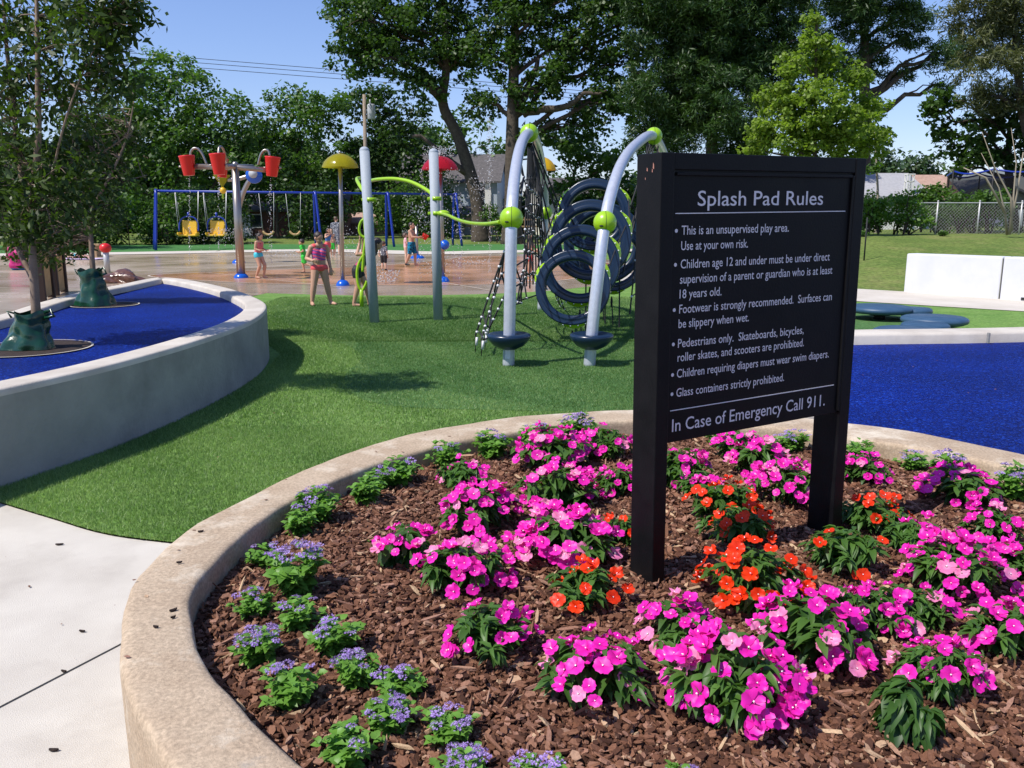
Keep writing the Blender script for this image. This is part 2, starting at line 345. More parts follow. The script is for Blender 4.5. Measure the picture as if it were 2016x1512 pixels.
# grass blades of the near turf
def blades(n, ylo, yhi, h, wd, taper=False):
    X = rng.uniform(-4.8, 3.6, n); Y = ylo+(yhi-ylo)*(rng.uniform(0, 1, n)**(1.6 if taper else 1))
    te = np.array(tedge); yl = np.interp(X, te[:,0], te[:,1])
    rr = np.hypot(X-.8, Y-2.8); left = np.interp(Y, [3,4.2,5.1,6.05,7.4,8.65,10,11,12.3,13.5,14.8,17], [-3.8,-3.4,-3.26,-2.95,-2.66,-2.62,-2.8,-3.3,-4.0,-4.9,-5.3,-5.3])
    k = (Y > yl-.01) & (rr > 1.98) & (X > left) & (X > -.66*Y) & (X < .25*Y)
    X, Y = X[k], Y[k]; n = len(X); a = rng.uniform(0, 2*PI, n); hh = h*rng.uniform(.6,1.2,n)
    dx, dy = np.cos(a), np.sin(a); lx = rng.normal(0,.45,n)*hh; ly = rng.normal(0,.45,n)*hh; z0 = np.full(n,.010)
    V = np.stack([np.stack([X-dx*wd, Y-dy*wd, z0],1), np.stack([X+dx*wd, Y+dy*wd, z0],1), np.stack([X+lx, Y+ly, z0+hh],1)],1).reshape(-1,3)
    nz = (np.sin(X*2.1+1)*np.sin(Y*1.7)+np.sin(X*5+Y*3.1))*.12
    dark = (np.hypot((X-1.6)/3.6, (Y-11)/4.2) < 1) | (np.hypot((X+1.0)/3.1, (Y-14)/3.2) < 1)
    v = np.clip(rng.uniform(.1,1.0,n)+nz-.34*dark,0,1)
    return V, np.repeat(v,3)
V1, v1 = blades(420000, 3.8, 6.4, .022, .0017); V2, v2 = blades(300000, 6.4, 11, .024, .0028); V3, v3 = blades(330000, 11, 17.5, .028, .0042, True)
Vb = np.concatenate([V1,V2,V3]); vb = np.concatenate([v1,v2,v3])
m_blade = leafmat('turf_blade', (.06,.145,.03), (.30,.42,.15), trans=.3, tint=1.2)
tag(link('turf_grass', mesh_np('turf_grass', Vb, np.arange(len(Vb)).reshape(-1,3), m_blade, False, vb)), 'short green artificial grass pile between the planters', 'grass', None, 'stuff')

# ============================================================ ROUND PLANTER
CX, CY = .80, 2.79
def ring(pts, R0):
    A = []
    for x, y in pts:
        p = G(x, y, .5); A.append((math.atan2(p.y-CY, p.x-CX), math.hypot(p.x-CX, p.y-CY)))
    A.sort(); a = np.array([q[0] for q in A]); r = np.array([q[1] for q in A])
    g0, g1 = a.max(), a.min()+2*PI      # unseen gap
    a = np.concatenate([a, [g0+(g1-g0)*.3, g0+(g1-g0)*.7]]); r = np.concatenate([r, [R0, R0]])
    th = np.linspace(-PI, PI, 160, endpoint=False)
    rr = np.interp(th, a, r, period=2*PI)
    k = np.ones(9)/9
    return th, np.convolve(np.concatenate([rr[-4:], rr, rr[:4]]), k, 'valid')
th, ro = ring([(1240,806),(1000,822),(800,855),(600,925),(450,1000),(316,1068),(264,1145),(237,1210),(235,1288),(244,1338),(271,1400),(305,1457),(1700,835),(1850,858),(2016,895)], 1.97)
_, ri = ring([(1240,826),(1000,852),(850,880),(700,930),(487,1040),(406,1100),(376,1142),(374,1203),(386,1257),(440,1352),(520,1427),(620,1512),(1690,865),(2016,925)], 1.72)
prof = [(0,-.1,1),(0,.20,1),(0,.47,1),(-.001,.485,1),(-.006,.495,1),(-.016,.500,1),(-.04,.502,1),(0,.502,.5),(.03,.502,0),(.012,.499,0),(.004,.493,0),(0,.482,0),(0,.465,0),(0,.30,0)]
V = []; n = len(th)
for off, z, o in prof:
    for i in range(n):
        r_ = (ro[i] if o == 1 else ri[i] if o == 0 else (ro[i]+ri[i])/2)+off
        wob = .003*math.sin(th[i]*23)+.002*math.sin(th[i]*51+z*30)
        V.append((CX+(r_+wob)*math.cos(th[i]), CY+(r_+wob)*math.sin(th[i]), z+.002*math.sin(th[i]*17+off*30)))
Fq = [[j*n+i, j*n+(i+1) % n, (j+1)*n+(i+1) % n, (j+1)*n+i] for j in range(len(prof)-1) for i in range(n)]
# stained top: procedural with worn pale patches and pits
def planter_mat():
    m, nt, out = NT('stained_planter_concrete'); L = nt.links.new; tc = nd(nt, 'TexCoord').outputs['Object']
    def noise(s, d=8, r=.6):
        q = nd(nt, 'TexNoise', Scale=s, Detail=d, Roughness=r); L(tc, q.inputs['Vector']); return q.outputs['Fac']
    def ramp(f, p0, p1, c0=(0,0,0), c1=(1,1,1)):
        r = nd(nt, 'ValToRGB'); r.color_ramp.elements[0].position = p0; r.color_ramp.elements[1].position = p1
        r.color_ramp.elements[0].color = c4(c0); r.color_ramp.elements[1].color = c4(c1); L(f, r.inputs[0]); return r.outputs[0]
    def mix(f, a, b):
        x = nd(nt, 'MixRGB'); L(f, x.inputs[0])
        for i, q in ((1, a), (2, b)):
            if isinstance(q, tuple): x.inputs[i].default_value = c4(q)
            else: L(q, x.inputs[i])
        return x.outputs[0]
    base = ramp(noise(4), .3, .7, (.40,.295,.20), (.53,.42,.30))
    fine = ramp(noise(90, 4), .35, .75, (.72,.72,.72), (1.2,1.2,1.2))
    mu = nd(nt, 'MixRGB', blend_type='MULTIPLY'); mu.inputs[0].default_value = 1; L(base, mu.inputs[1]); L(fine, mu.inputs[2])
    c = mix(ramp(noise(2.6, 12, .72), .50, .66), mu.outputs[0], (.66,.58,.46))
    c = mix(ramp(noise(3.4, 9, .7), .60, .70), c, (.38,.34,.29))
    v = nd(nt, 'TexVoronoi', Scale=75); L(tc, v.inputs['Vector']); pit = ramp(v.outputs['Distance'], .10, .16)
    b = nd(nt, 'BsdfPrincipled', Roughness=.92); b.inputs['Specular IOR Level'].default_value = .25; L(c, b.inputs['Base Color'])
    bp = nd(nt, 'Bump', Strength=.5, Distance=.004); ad = nd(nt, 'Math', operation='MULTIPLY'); L(noise(160, 4), ad.inputs[0]); L(pit, ad.inputs[1])
    L(ad.outputs[0], bp.inputs['Height']); L(bp.outputs[0], b.inputs['Normal']); L(b.outputs[0], out.inputs[0]); return m
o = link('planter_wall', mesh_np('planter_wall', V, Fq, planter_mat(), True))
tag(o, 'round sandy concrete planter wall edging the flower bed around the sign', 'planter wall')
MZ = .42
V = [(CX, CY, MZ+.018)]+[(CX+r*math.cos(t), CY+r*math.sin(t), MZ+.018-.045*min(1,r/1.7)+.004*math.sin(t*7+r*9)) for r in (.5,1.0,1.4,1.8) for t in np.linspace(0,2*PI,48,endpoint=False)]
Fq = [[0, 1+i, 1+(i+1) % 48] for i in range(48)]+[[1+48*j+i, 1+48*(j+1)+i, 1+48*(j+1)+(i+1) % 48, 1+48*j+(i+1) % 48] for j in range(3) for i in range(48)]
tag(MB().add(V, Fq, True).build('planting_soil', m_soil), None, None, None, 'structure')
def mz(x, y): return MZ+.03-.045*min(1, math.hypot(x-CX, y-CY)/1.7)
# bark chips
def chips(n, smin, smax, asp, lift):
    a = rng.uniform(0,2*PI,n); rm_ = np.interp(a, th, ri, period=2*PI)-.008; r = rm_*np.sqrt(rng.uniform(0,1,n)); X = CX+r*np.cos(a); Y = CY+r*np.sin(a)
    k = (X < 2.6) & (Y > .95); X, Y, r = X[k], Y[k], r[k]; n = len(X)
    Z = MZ+.03-.045*np.minimum(1, r/1.7)+rng.uniform(-.004, lift, n)
    L = rng.uniform(smin, smax, n); W = L*rng.uniform(*asp, n); T = rng.uniform(.0015,.0045,n)
    yaw = rng.uniform(0,2*PI,n); p1 = rng.normal(0,.38,n); p2 = rng.normal(0,.38,n)
    u = np.stack([np.cos(yaw)*np.cos(p1), np.sin(yaw)*np.cos(p1), np.sin(p1)],1)
    q = np.stack([-np.sin(yaw)*np.cos(p2), np.cos(yaw)*np.cos(p2), np.sin(p2)],1); w_ = np.cross(u, q)
    C = np.stack([X,Y,Z],1); ks = []
    sh = [(-1,-.35),(-.45,-1),(.55,-.9),(1,-.1),(.5,.95),(-.6,.8)]
    for s in (1,-1):
        for (i,j) in sh:
            jit = rng.uniform(.7,1.15,(n,1))
            ks.append(C+u*(L*.5*i)[:,None]*jit+q*(W*.5*j)[:,None]*jit+w_*(T*s)[:,None])
    V = np.stack(ks,1).reshape(-1,3); b = (np.arange(n)*12)[:,None]
    quads = [[0,1,2,3],[0,3,4,5],[9,8,7,6],[11,10,9,6]]+[[i,i+6,(i+1)%6+6,(i+1)%6] for i in range(6)]
    Fq = np.concatenate([b+np.array(f)[None,:] for f in quads]); v = np.repeat(rng.uniform(0,1,n)**1.3,12)
    return V, Fq, v
def chipmat():
    m, nt, out = NT('bark_chip'); L = nt.links.new; a = nd(nt, 'Attribute', attribute_name='v'); r = nd(nt, 'ValToRGB')
    cs = [(0,(.050,.020,.011)),(.35,(.125,.052,.028)),(.7,(.21,.098,.056)),(.93,(.30,.16,.11)),(1,(.48,.33,.20))]
    while len(r.color_ramp.elements) < 5: r.color_ramp.elements.new(.5)
    for i,(p,c) in enumerate(cs): r.color_ramp.elements[i].position = p; r.color_ramp.elements[i].color = c4(c)
    L(a.outputs['Fac'], r.inputs[0]); tc = nd(nt, 'TexCoord').outputs['Object']; n_ = nd(nt, 'TexNoise', Scale=170, Detail=3); L(tc, n_.inputs['Vector'])
    mr = nd(nt, 'MapRange'); mr.inputs['To Min'].default_value = .55; mr.inputs['To Max'].default_value = 1.45; L(n_.outputs['Fac'], mr.inputs[0])
    mu = nd(nt, 'MixRGB', blend_type='MULTIPLY'); mu.inputs[0].default_value = 1; L(r.outputs[0], mu.inputs[1]); L(mr.outputs[0], mu.inputs[2])
    b = nd(nt, 'BsdfPrincipled', Roughness=.8); b.inputs['Specular IOR Level'].default_value = .3; L(mu.outputs[0], b.inputs['Base Color'])
    bp = nd(nt, 'Bump', Strength=.6, Distance=.003); L(n_.outputs['Fac'], bp.inputs['Height']); L(bp.outputs[0], b.inputs['Normal']); L(b.outputs[0], out.inputs[0]); return m
m_chip = chipmat()
A = [chips(130000,.008,.022,(.45,.85),.010), chips(36000,.018,.038,(.35,.7),.018), chips(4500,.04,.085,(.07,.18),.022)]
b0 = 0; Vs, Fs, vs = [], [], []
for i,(V,Fq,v) in enumerate(A):
    if i == 2: v = np.clip(v*.5+.55,0,1)
    Vs.append(V); Fs.append(Fq+b0); vs.append(v); b0 += len(V)
tag(link('bark_mulch', mesh_np('bark_mulch', np.concatenate(Vs), np.concatenate(Fs), m_chip, False, np.concatenate(vs))), 'brown bark chip mulch covering the round flower bed', 'mulch', None, 'stuff')
# loose chips on rim and pavement
for i,(x,y,z,s,lab) in enumerate([(395,1047,.505,.026,'dark bark chip on the planter rim nearest the turf'),(353,1108,.505,.024,'dark bark chip on the rim below the one near the turf'),(341,1202,.505,.03,'largest bark chip on the curved planter rim'),(341,1216,.505,.02,'small bark chip beside the largest one on the rim'),(307,1235,.505,.02,'lone bark chip near the outer edge of the rim'),(117,1072,.004,.05,'dark bark chip on the pavement near the turf edge'),(162,1243,.004,.035,'bark chip on the pavement between turf edge and joint'),(126,1322,.004,.03,'bark chip lying on the pavement joint line'),(106,1477,.004,.04,'bark chip on the pavement low in the picture')]):
    p = G(x,y,z); a_ = rng.uniform(-.6,.9); q = []
    for s_ in (1,-1):
        for k in range(7):
            t = 2*PI*k/7; q.append((p.x+s*.4*math.cos(t)*math.cos(a_)-s*.15*math.sin(t)*math.sin(a_), p.y+s*.4*math.cos(t)*math.sin(a_)+s*.15*math.sin(t)*math.cos(a_), p.z+(.005 if s_ == 1 else 0)+.0015*math.cos(t*2)))
    o = MB().add(q, [list(range(7)), list(range(13,6,-1))]+[[k, k+7, (k+1)%7+7, (k+1)%7] for k in range(7)], False).build('bark_chip', m_soil); tag(o, lab, 'bark chip', 'loose bark chips')

# ============================================================ RAISED BEDS
def inset(P, d):
    n = len(P); out = []
    for i in range(n):
        t = (P[(i+1) % n]-P[i-1]); t.normalize(); q = Vector((-t.y, t.x, 0)); out.append(P[i]+q*d)
    return out
def bedwall(name, outline, top, wd, label, corner=None):
    """outline ccw; rim wd wide; cap and wall as children"""
    O = outline; I = inset(O, wd); n = len(O)
    e = empty(name, label, 'planter wall')
    def loops(prof): 
        V = []
        for d, z in prof:
            for i in range(n):
                a = O[i].lerp(I[i], d/wd); V.append((a.x, a.y, z))
        return V, [[j*n+i, j*n+(i+1) % n, (j+1)*n+(i+1) % n, (j+1)*n+i] for j in range(len(prof)-1) for i in range(n)]
    V, Fq = loops([(0,-.1),(0,top-.045)]); MB().add(V, Fq, True).build('wall', m_wallc, e)
    V, Fq = loops([(0,top-.045),(.002,top-.012),(.010,top-.002),(.03,top),(wd-.03,top),(wd-.012,top-.003),(wd,top-.03),(wd,top-.2)]); MB().add(V, Fq, True).build('cap', m_capc, e)
    return I, e
lo = [(-3.9,2.6),(-3.6,3.4),(-3.3,4.2),(-3.06,4.93),(-2.8,5.85),(-2.63,7.2),(-2.64,8.55),(-2.9,9.9),(-3.4,11.05),(-4.1,12.3),(-4.95,13.55),(-5.7,14.5),(-6.15,14.8),(-6.25,14.4),(-6.12,13.0),(-6.05,11.8),(-5.8,10.3),(-5.45,8.8),(-5.35,7.4),(-5.5,5.5),(-5.7,3.4),(-5.2,2.2),(-4.4,2.0)]
lo = crom([(a,b,0) for a,b in lo], 5, True)
inn, lbed = bedwall('raised_planter', lo, .605, .25, 'long grey raised planter wall around the blue bed with two young trees')
for (px,py,zz) in ((421,787,0),(228,863,0)):   # vertical joint grooves on the outer face
    p = G(px,py); t = MB().box((p.x+.006,p.y,.27),(.006,.012,.52)); t.build('control_joint', m_wallc, lbed)
    if px > 300: break
sheet('blue_rubber_bed', [(p.x,p.y) for p in inset(lo,.2)], .52, m_blue, 'blue rubber surface with two tree wells')
ro2 = [(1.45,4.72),(1.62,5.5),(1.85,6.4),(2.15,7.2),(2.6,7.9),(3.3,8.08),(4.2,8.16),(5.1,8.3),(6.2,8.6),(7.6,9.0),(9,9.2)]
oc = crom([(a,b,0) for a,b in ro2], 5)
rbed = empty('raised_kerb', 'pale concrete kerb with dark inner face behind the blue surface beside the sign', 'kerb wall')
def openwall(O, top, wd, e):
    n = len(O); prof = [(0,-.1),(0,top-.03),(.02,top-.006),(.06,top),(wd-.05,top),(wd-.015,top-.008),(wd,top-.03),(wd,.3)]; V = []
    for d, z in prof:
        for i in range(n):
            t = (O[min(i+1,n-1)]-O[max(i-1,0)]).normalized(); q = O[i]+Vector((t.y,-t.x,0))*d; V.append((q.x,q.y,z))
    MB().add(V, [[j*n+i, j*n+i+1, (j+1)*n+i+1, (j+1)*n+i] for j in range(len(prof)-1) for i in range(n-1)], True).build('kerb', m_capc, e)
    for k_, s_ in ((0,1),(n-1,-1)):
        V_ = [V[j*n+k_] for j in range(len(prof))]; MB().add(V_, [list(range(len(prof)))], False).build('kerb_end', m_capc, e)
openwall(oc, .56, .34, rbed)
p = D(1945,690,7.7); MB().box((4.47,7.80,.51),(.02,.03,.10), bev=.004).build('expansion_joint', m_wallc, rbed)
circ = [(CX+1.99*math.cos(t), CY+1.99*math.sin(t)) for t in np.linspace(R(60),R(-30),24)]
sheet('blue_rubber_path', circ+[(2.55,1.6),(2.6,-1.5),(5,-2.0),(12,-2.0),(9.4,9.0),(7.6,8.8),(6.2,8.4),(5.1,8.1),(4.2,7.96),(3.3,7.85),(2.75,7.6),(2.35,7.0),(2.05,6.3),(1.82,5.5),(1.7,4.72)], .455, m_blue, 'blue rubber surface behind the sign and planter')
for (cx,cy,r_,lab) in ((-4.12,7.05,.50,1),(-5.22,10.75,.40,2)):
    sheet('tree_well_soil', ell(cx,cy,r_,r_*1.0), .526, m_soil); strip('tree_well_edging', ell(cx,cy,r_,r_), .018, .531, m_capc, True)
# white seat wall
a, b = Vector((8.72,18.72,0)), Vector((13.5,11.6,0)); d_ = (b-a).normalized(); n_ = Vector((-d_.y,d_.x,0)); n_ = -n_ if n_.y < 0 else n_
e = empty('white_seat_wall', 'long white painted concrete wall on the grass slope beyond the walkway', 'wall')
L1 = 2.05
for i,(s0,s1) in enumerate(((0,L1),(L1+.02,8.4))):
    c = a+d_*(s0+s1)/2+n_*.2; MB().box((c.x,c.y,.40),(s1-s0,.4,.93), rz=math.atan2(d_.y,d_.x), bev=.03).build('wall_section', m_white, e)
c = a+d_*L1+n_*.2; MB().box((c.x,c.y,.39),(.012,.386,.88), rz=math.atan2(d_.y,d_.x)).build('expansion_joint', m_wallc, e)
c = a+d_*2.6-n_*.003; MB().box((c.x,c.y,.06),(.22,.02,.05), rz=math.atan2(d_.y,d_.x)).build('drain_slot', m_dark, e)

# ============================================================ SIGN
sg = empty('rules_sign', 'black two-post splash pad rules sign with grey lettering standing in the flower bed', 'sign', (.45,2.52,.42))
Rm = Matrix.Rotation(R(29.55),3,'Z') @ Matrix.Rotation(R(-.8),3,'Y'); sg.rotation_euler = Rm.to_euler()
TH, WD, PD = 1.372, .893, .115
MB().box((.0255,PD/2,(TH-.35)/2),(.051,PD,TH+.35), bev=.003).build('post', m_sign, sg)
MB().box((WD-.0255,PD/2,(TH-.35)/2),(.051,PD,TH+.35), bev=.003).build('post', m_sign, sg)
MB().box((WD/2,PD/2-.001,TH-.024),(WD-.104,PD-.006,.048), bev=.002).build('top_rail', m_sign, sg)
MB().box((WD/2,.0225,(1.334+.488)/2),(WD-.1025,.026,1.334-.488), bev=.002).build('panel', m_sign, sg)
fr = MB()
for q, dd in (((WD-.0565,.0055,.905),(.011,.009,.82)),((WD/2,.0055,1.312),(WD-.125,.009,.010))): fr.box(q, dd, bev=.002)
fr.build('inner_frame', m_sign, sg)
TXT = [('Splash Pad Rules',.142,.690,1.219,.0445),('This is an unsupervised play area.',.082,.536,1.134,0),('Use at your own risk.',.082,.357,1.088,0),
('Children age 12 and under must be under direct',.082,.740,1.033,0),('supervision of a parent or guardian who is at least',.081,.757,.987,0),('18 years old.',.081,.252,.942,0),
('Footwear is strongly recommended.  Surfaces can',.081,.763,.896,0),('be slippery when wet.',.080,.375,.851,0),('Pedestrians only.  Skateboards, bicycles,',.080,.633,.790,0),
('roller skates, and scooters are prohibited.',.080,.638,.746,0),('Children requiring diapers must wear swim diapers.',.079,.766,.695,0),('Glass containers strictly prohibited.',.079,.551,.634,0),('In Case of Emergency Call 911.',.065,.761,.523,.0405)]
dg = None; TV = []; TF = []
for s, x0, x1, z, cap in TXT:
    cu = bpy.data.curves.new('txt','FONT'); cu.body = s; cu.size = 1; cu.extrude = 0; cu.resolution_u = 3; cu.offset = .004
    ob = bpy.data.objects.new('txt', cu); COL.objects.link(ob); bpy.context.view_layer.update()
    me = bpy.data.meshes.new_from_object(ob.evaluated_get(bpy.context.evaluated_depsgraph_get()))
    co = np.array([v.co[:] for v in me.vertices]); mn, mx_ = co[:,0].min(), co[:,0].max()
    sx = (x1-x0)/(mx_-mn); sz = (cap if cap else .0270)/.69
    b_ = len(TV)
    TV += [(x0+.008+(c[0]-mn)*sx, .008, z+c[1]*sz) for c in co]; TF += [[i+b_ for i in f.vertices] for f in me.polygons]
    bpy.data.objects.remove(ob); bpy.data.curves.remove(cu); bpy.data.meshes.remove(me)
MB().add(TV, TF, False).build('lettering', m_letter, sg)
bl = MB()
for z in (1.146,1.045,.908,.802,.706,.645): bl.lathe([(0,0),(.0058,0)], (.0695,.008,z), 14, rot=Matrix.Rotation(PI/2,4,'X'), smooth=False)
bl.build('bullet_dots', m_letter, sg)
for z in (1.197,.592): MB().box(((.056+.803)/2+.008,.0083,z),(.747,.0012,.0028)).build('rule_line', m_letter, sg)
sc_ = MB()
for (y_,z_,w_,h_) in ((.035,1.335,.006,.02),(.040,1.322,.004,.012),(.064,1.326,.005,.012),(.072,1.30,.003,.008)):
    sc_.add([(-.0008,y_-w_/2,z_-h_/2),(-.0008,y_+w_/2,z_-h_*.3),(-.0008,y_+w_*.3,z_+h_/2),(-.0008,y_-w_*.4,z_+h_*.2)],[[0,1,2,3]],False)
sc_.build('paint_chip', m_scratch, sg)
# ============================================================ BEDDING PLANTS
def leafset(C, dr, nrm, ln, wd, curl):
    """vectorised leaves; C base, dr direction, nrm normal (N,3) -> verts, quads"""
    n = len(C); dr = dr/np.linalg.norm(dr,axis=1,keepdims=True); s = np.cross(dr, nrm); s /= np.linalg.norm(s,axis=1,keepdims=True)+1e-9; nn = np.cross(s, dr)
    P = [(0,0,0),(-.48,.28,.10),(-.42,.66,.04),(0,1,-.25),(.42,.66,.04),(.48,.28,.10),(0,.30,-.02),(0,.68,-.10)]
    out = []
    for (a,b,c) in P:
        out.append(C+s*(a*wd)[:,None]+dr*(b*ln)[:,None]+nn*((c*curl+(-.5*b*b)*curl*.6)*ln)[:,None])
    V = np.stack(out,1).reshape(-1,3); b = (np.arange(n)*8)[:,None]
    Fq = np.concatenate([b+np.array(f)[None,:] for f in ([0,5,6,1],[1,6,7,2],[6,5,4,7],[2,7,4,3])]); return V, Fq
def rnd(n, lo, hi): return rng.uniform(lo, hi, n)
def dome(n, rx, h, inner=.35, lean=.5):
    a = rnd(n,0,2*PI); u = rnd(n,0,1)**.6; ph = np.arccos(rnd(n,0,1)) ; k = 1-inner*rnd(n,0,1)
    d = np.stack([np.sin(ph)*np.cos(a), np.sin(ph)*np.sin(a), np.cos(ph)],1)
    C = np.stack([d[:,0]*rx*k, d[:,1]*rx*k, .02+d[:,2]*h*k],1); return C, d
def age_foliage(n=210):
    # several upright shoots, each a rosette tower
    Vs, Fs, vs = [], [], []; b = 0
    for s in range(24):
        a, r = random.uniform(0,6.28), .085*math.sqrt(random.random()); top = .125-.5*r+random.uniform(-.02,.02)
        n_ = 14; t = rnd(n_,.2,1); C = np.stack([np.full(n_,0)+r*math.cos(a)*t*1.1, r*math.sin(a)*t*1.1, top*t],1)
        aa = rnd(n_,0,2*PI); up = .15+.55*t; dr = np.stack([np.cos(aa), np.sin(aa), up],1)+np.array([math.cos(a),math.sin(a),0])*r*5
        ln = rnd(n_,.026,.042)*(1.15-.35*t); V, Fq = leafset(C, dr, np.tile([0,0,1.0],(n_,1))+rng.normal(0,.25,(n_,3)), ln, ln*.78, rnd(n_,.5,1.2))
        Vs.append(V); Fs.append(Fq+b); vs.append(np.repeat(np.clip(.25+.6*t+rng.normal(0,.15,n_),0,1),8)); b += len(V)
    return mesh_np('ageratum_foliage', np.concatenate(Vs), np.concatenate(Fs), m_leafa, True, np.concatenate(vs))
def age_cluster():
    V = []; v = []; Fs = []
    for k in range(22):
        a, r = random.uniform(0,6.28), .021*math.sqrt(random.random()); c = np.array([r*math.cos(a), r*math.sin(a), .008-.35*r+random.uniform(0,.004)])
        nrm = np.array([c[0]*20, c[1]*20, 1.0]); nrm /= np.linalg.norm(nrm); s1 = np.cross(nrm,[1,.2,0]); s1 /= np.linalg.norm(s1); s2 = np.cross(nrm,s1); vv = random.random()
        for j in range(9):
            t = 2*PI*j/9+random.random(); R_ = random.uniform(.0045,.0075); dv = s1*math.cos(t)+s2*math.sin(t); pv = np.cross(nrm,dv)
            b = len(V); V += [c-pv*.0009, c+pv*.0009, c+dv*R_+nrm*random.uniform(.001,.006)+pv*.0012, ]; Fs.append([b,b+1,b+2]); v += [vv*.5,vv*.5,.4+vv*.6]
        b = len(V); V += [c+s1*.003, c+s2*.003+nrm*.003, c-s1*.003, ]; Fs.append([b,b+1,b+2]); v += [vv]*3
        b = len(V); V += [c+s2*.004, c+s1*.003+nrm*.0035, c-s2*.004, ]; Fs.append([b,b+1,b+2]); v += [vv]*3
    return mesh_np('flower_cluster', V, Fs, m_purple, False, v)
def imp_foliage(spread=.11, h=.17, dark=0, big=1.0):
    Vs, Fs, vs = [], [], []; b = 0
    for s in range(19 if big == 1 else 11):
        a, r = random.uniform(0,6.28), spread*math.sqrt(random.random()); top = h*(1-.35*(r/spread)**2)+random.uniform(-.02,.015); z0 = top*.25
        for lv in (.35,.6,.85,1.0):
            n_ = 5; aa = rnd(n_,0,2*PI)+lv*3; t = lv
            C = np.tile([r*math.cos(a)*(.3+.9*t), r*math.sin(a)*(.3+.9*t), z0+(top-z0)*t],(n_,1))
            dr = np.stack([np.cos(aa), np.sin(aa), rnd(n_,-.35,.25)+.35*(lv > .9)],1)+np.array([math.cos(a),math.sin(a),0])*r*3
            ln = rnd(n_,.044,.068)*(1.05-.35*(lv > .9))*big; dr[:,2] -= (big-1)*.9; V, Fq = leafset(C, dr, np.tile([0,0,1.0],(n_,1))+rng.normal(0,.2,(n_,3)), ln, ln*.40, rnd(n_,.6,1.3))
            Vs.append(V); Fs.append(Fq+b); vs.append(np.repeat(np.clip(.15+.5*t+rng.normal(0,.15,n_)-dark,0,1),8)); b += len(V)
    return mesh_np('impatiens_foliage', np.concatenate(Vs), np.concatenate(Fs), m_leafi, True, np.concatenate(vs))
def flower(mat, pale=0):
    V = []; Fs = []; v = []; base = random.uniform(.2,.75)
    for k in range(5):
        a = 2*PI*k/5+random.uniform(-.1,.1); cup = random.uniform(.0,.006); R_ = .0275*random.uniform(.88,1.08); tw = random.uniform(-.10,.10)
        u = np.array([math.cos(a), math.sin(a), 0]); s = np.array([-math.sin(a), math.cos(a), tw]); z = np.array([0,0,1.0]); off = z*.0006*k
        b = len(V)
        for (p,q,c,vv) in ((.06,0,-.002,1.0 if pale else .15),(.40,-.42,.0,base),(.74,-.60,.004,base+.1),(1.0,-.34,.001,base+.2),(.93,0,-.002,base+.15),(1.0,.34,.001,base+.2),(.74,.60,.004,base+.1),(.40,.42,.0,base)):
            V.append(u*p*R_+s*q*R_+z*(c+cup*p)+off); v.append(min(1,vv))
        V.append(u*.55*R_+z*(.001)+off); v.append(base+.05)
        ring_ = list(range(b,b+8)); Fs += [[b+8, ring_[i], ring_[(i+1) % 8]] for i in range(8)]
    n0 = len(Fs); b = len(V)
    for k in range(5):
        t = 2*PI*k/5; V.append(np.array([math.cos(t)*.0026, math.sin(t)*.0026, .0045])); v.append(1)
    V.append(np.array([0,0,.007])); v.append(1); Fs += [[b+5,b+k,b+(k+1)%5] for k in range(5)]
    me = mesh_np('flower', V, Fs, mat, True, v); me.materials.append(m_eye)
    mi = np.zeros(len(Fs), dtype=np.int32); mi[n0:] = 1; me.polygons.foreach_set('material_index', mi); return me
AF = [age_foliage() for _ in range(4)]; AC = [age_cluster() for _ in range(4)]
IF = [imp_foliage() for _ in range(5)]; IFt = imp_foliage(.07,.20,.3,1.55)
FP = [flower(m_pink) for _ in range(5)]; FL = [flower(m_pink2,1) for _ in range(2)]; FO = [flower(m_orange) for _ in range(4)]
def pxm(p): return F/(p.y*cp+(CAMH-p.z)*sp)
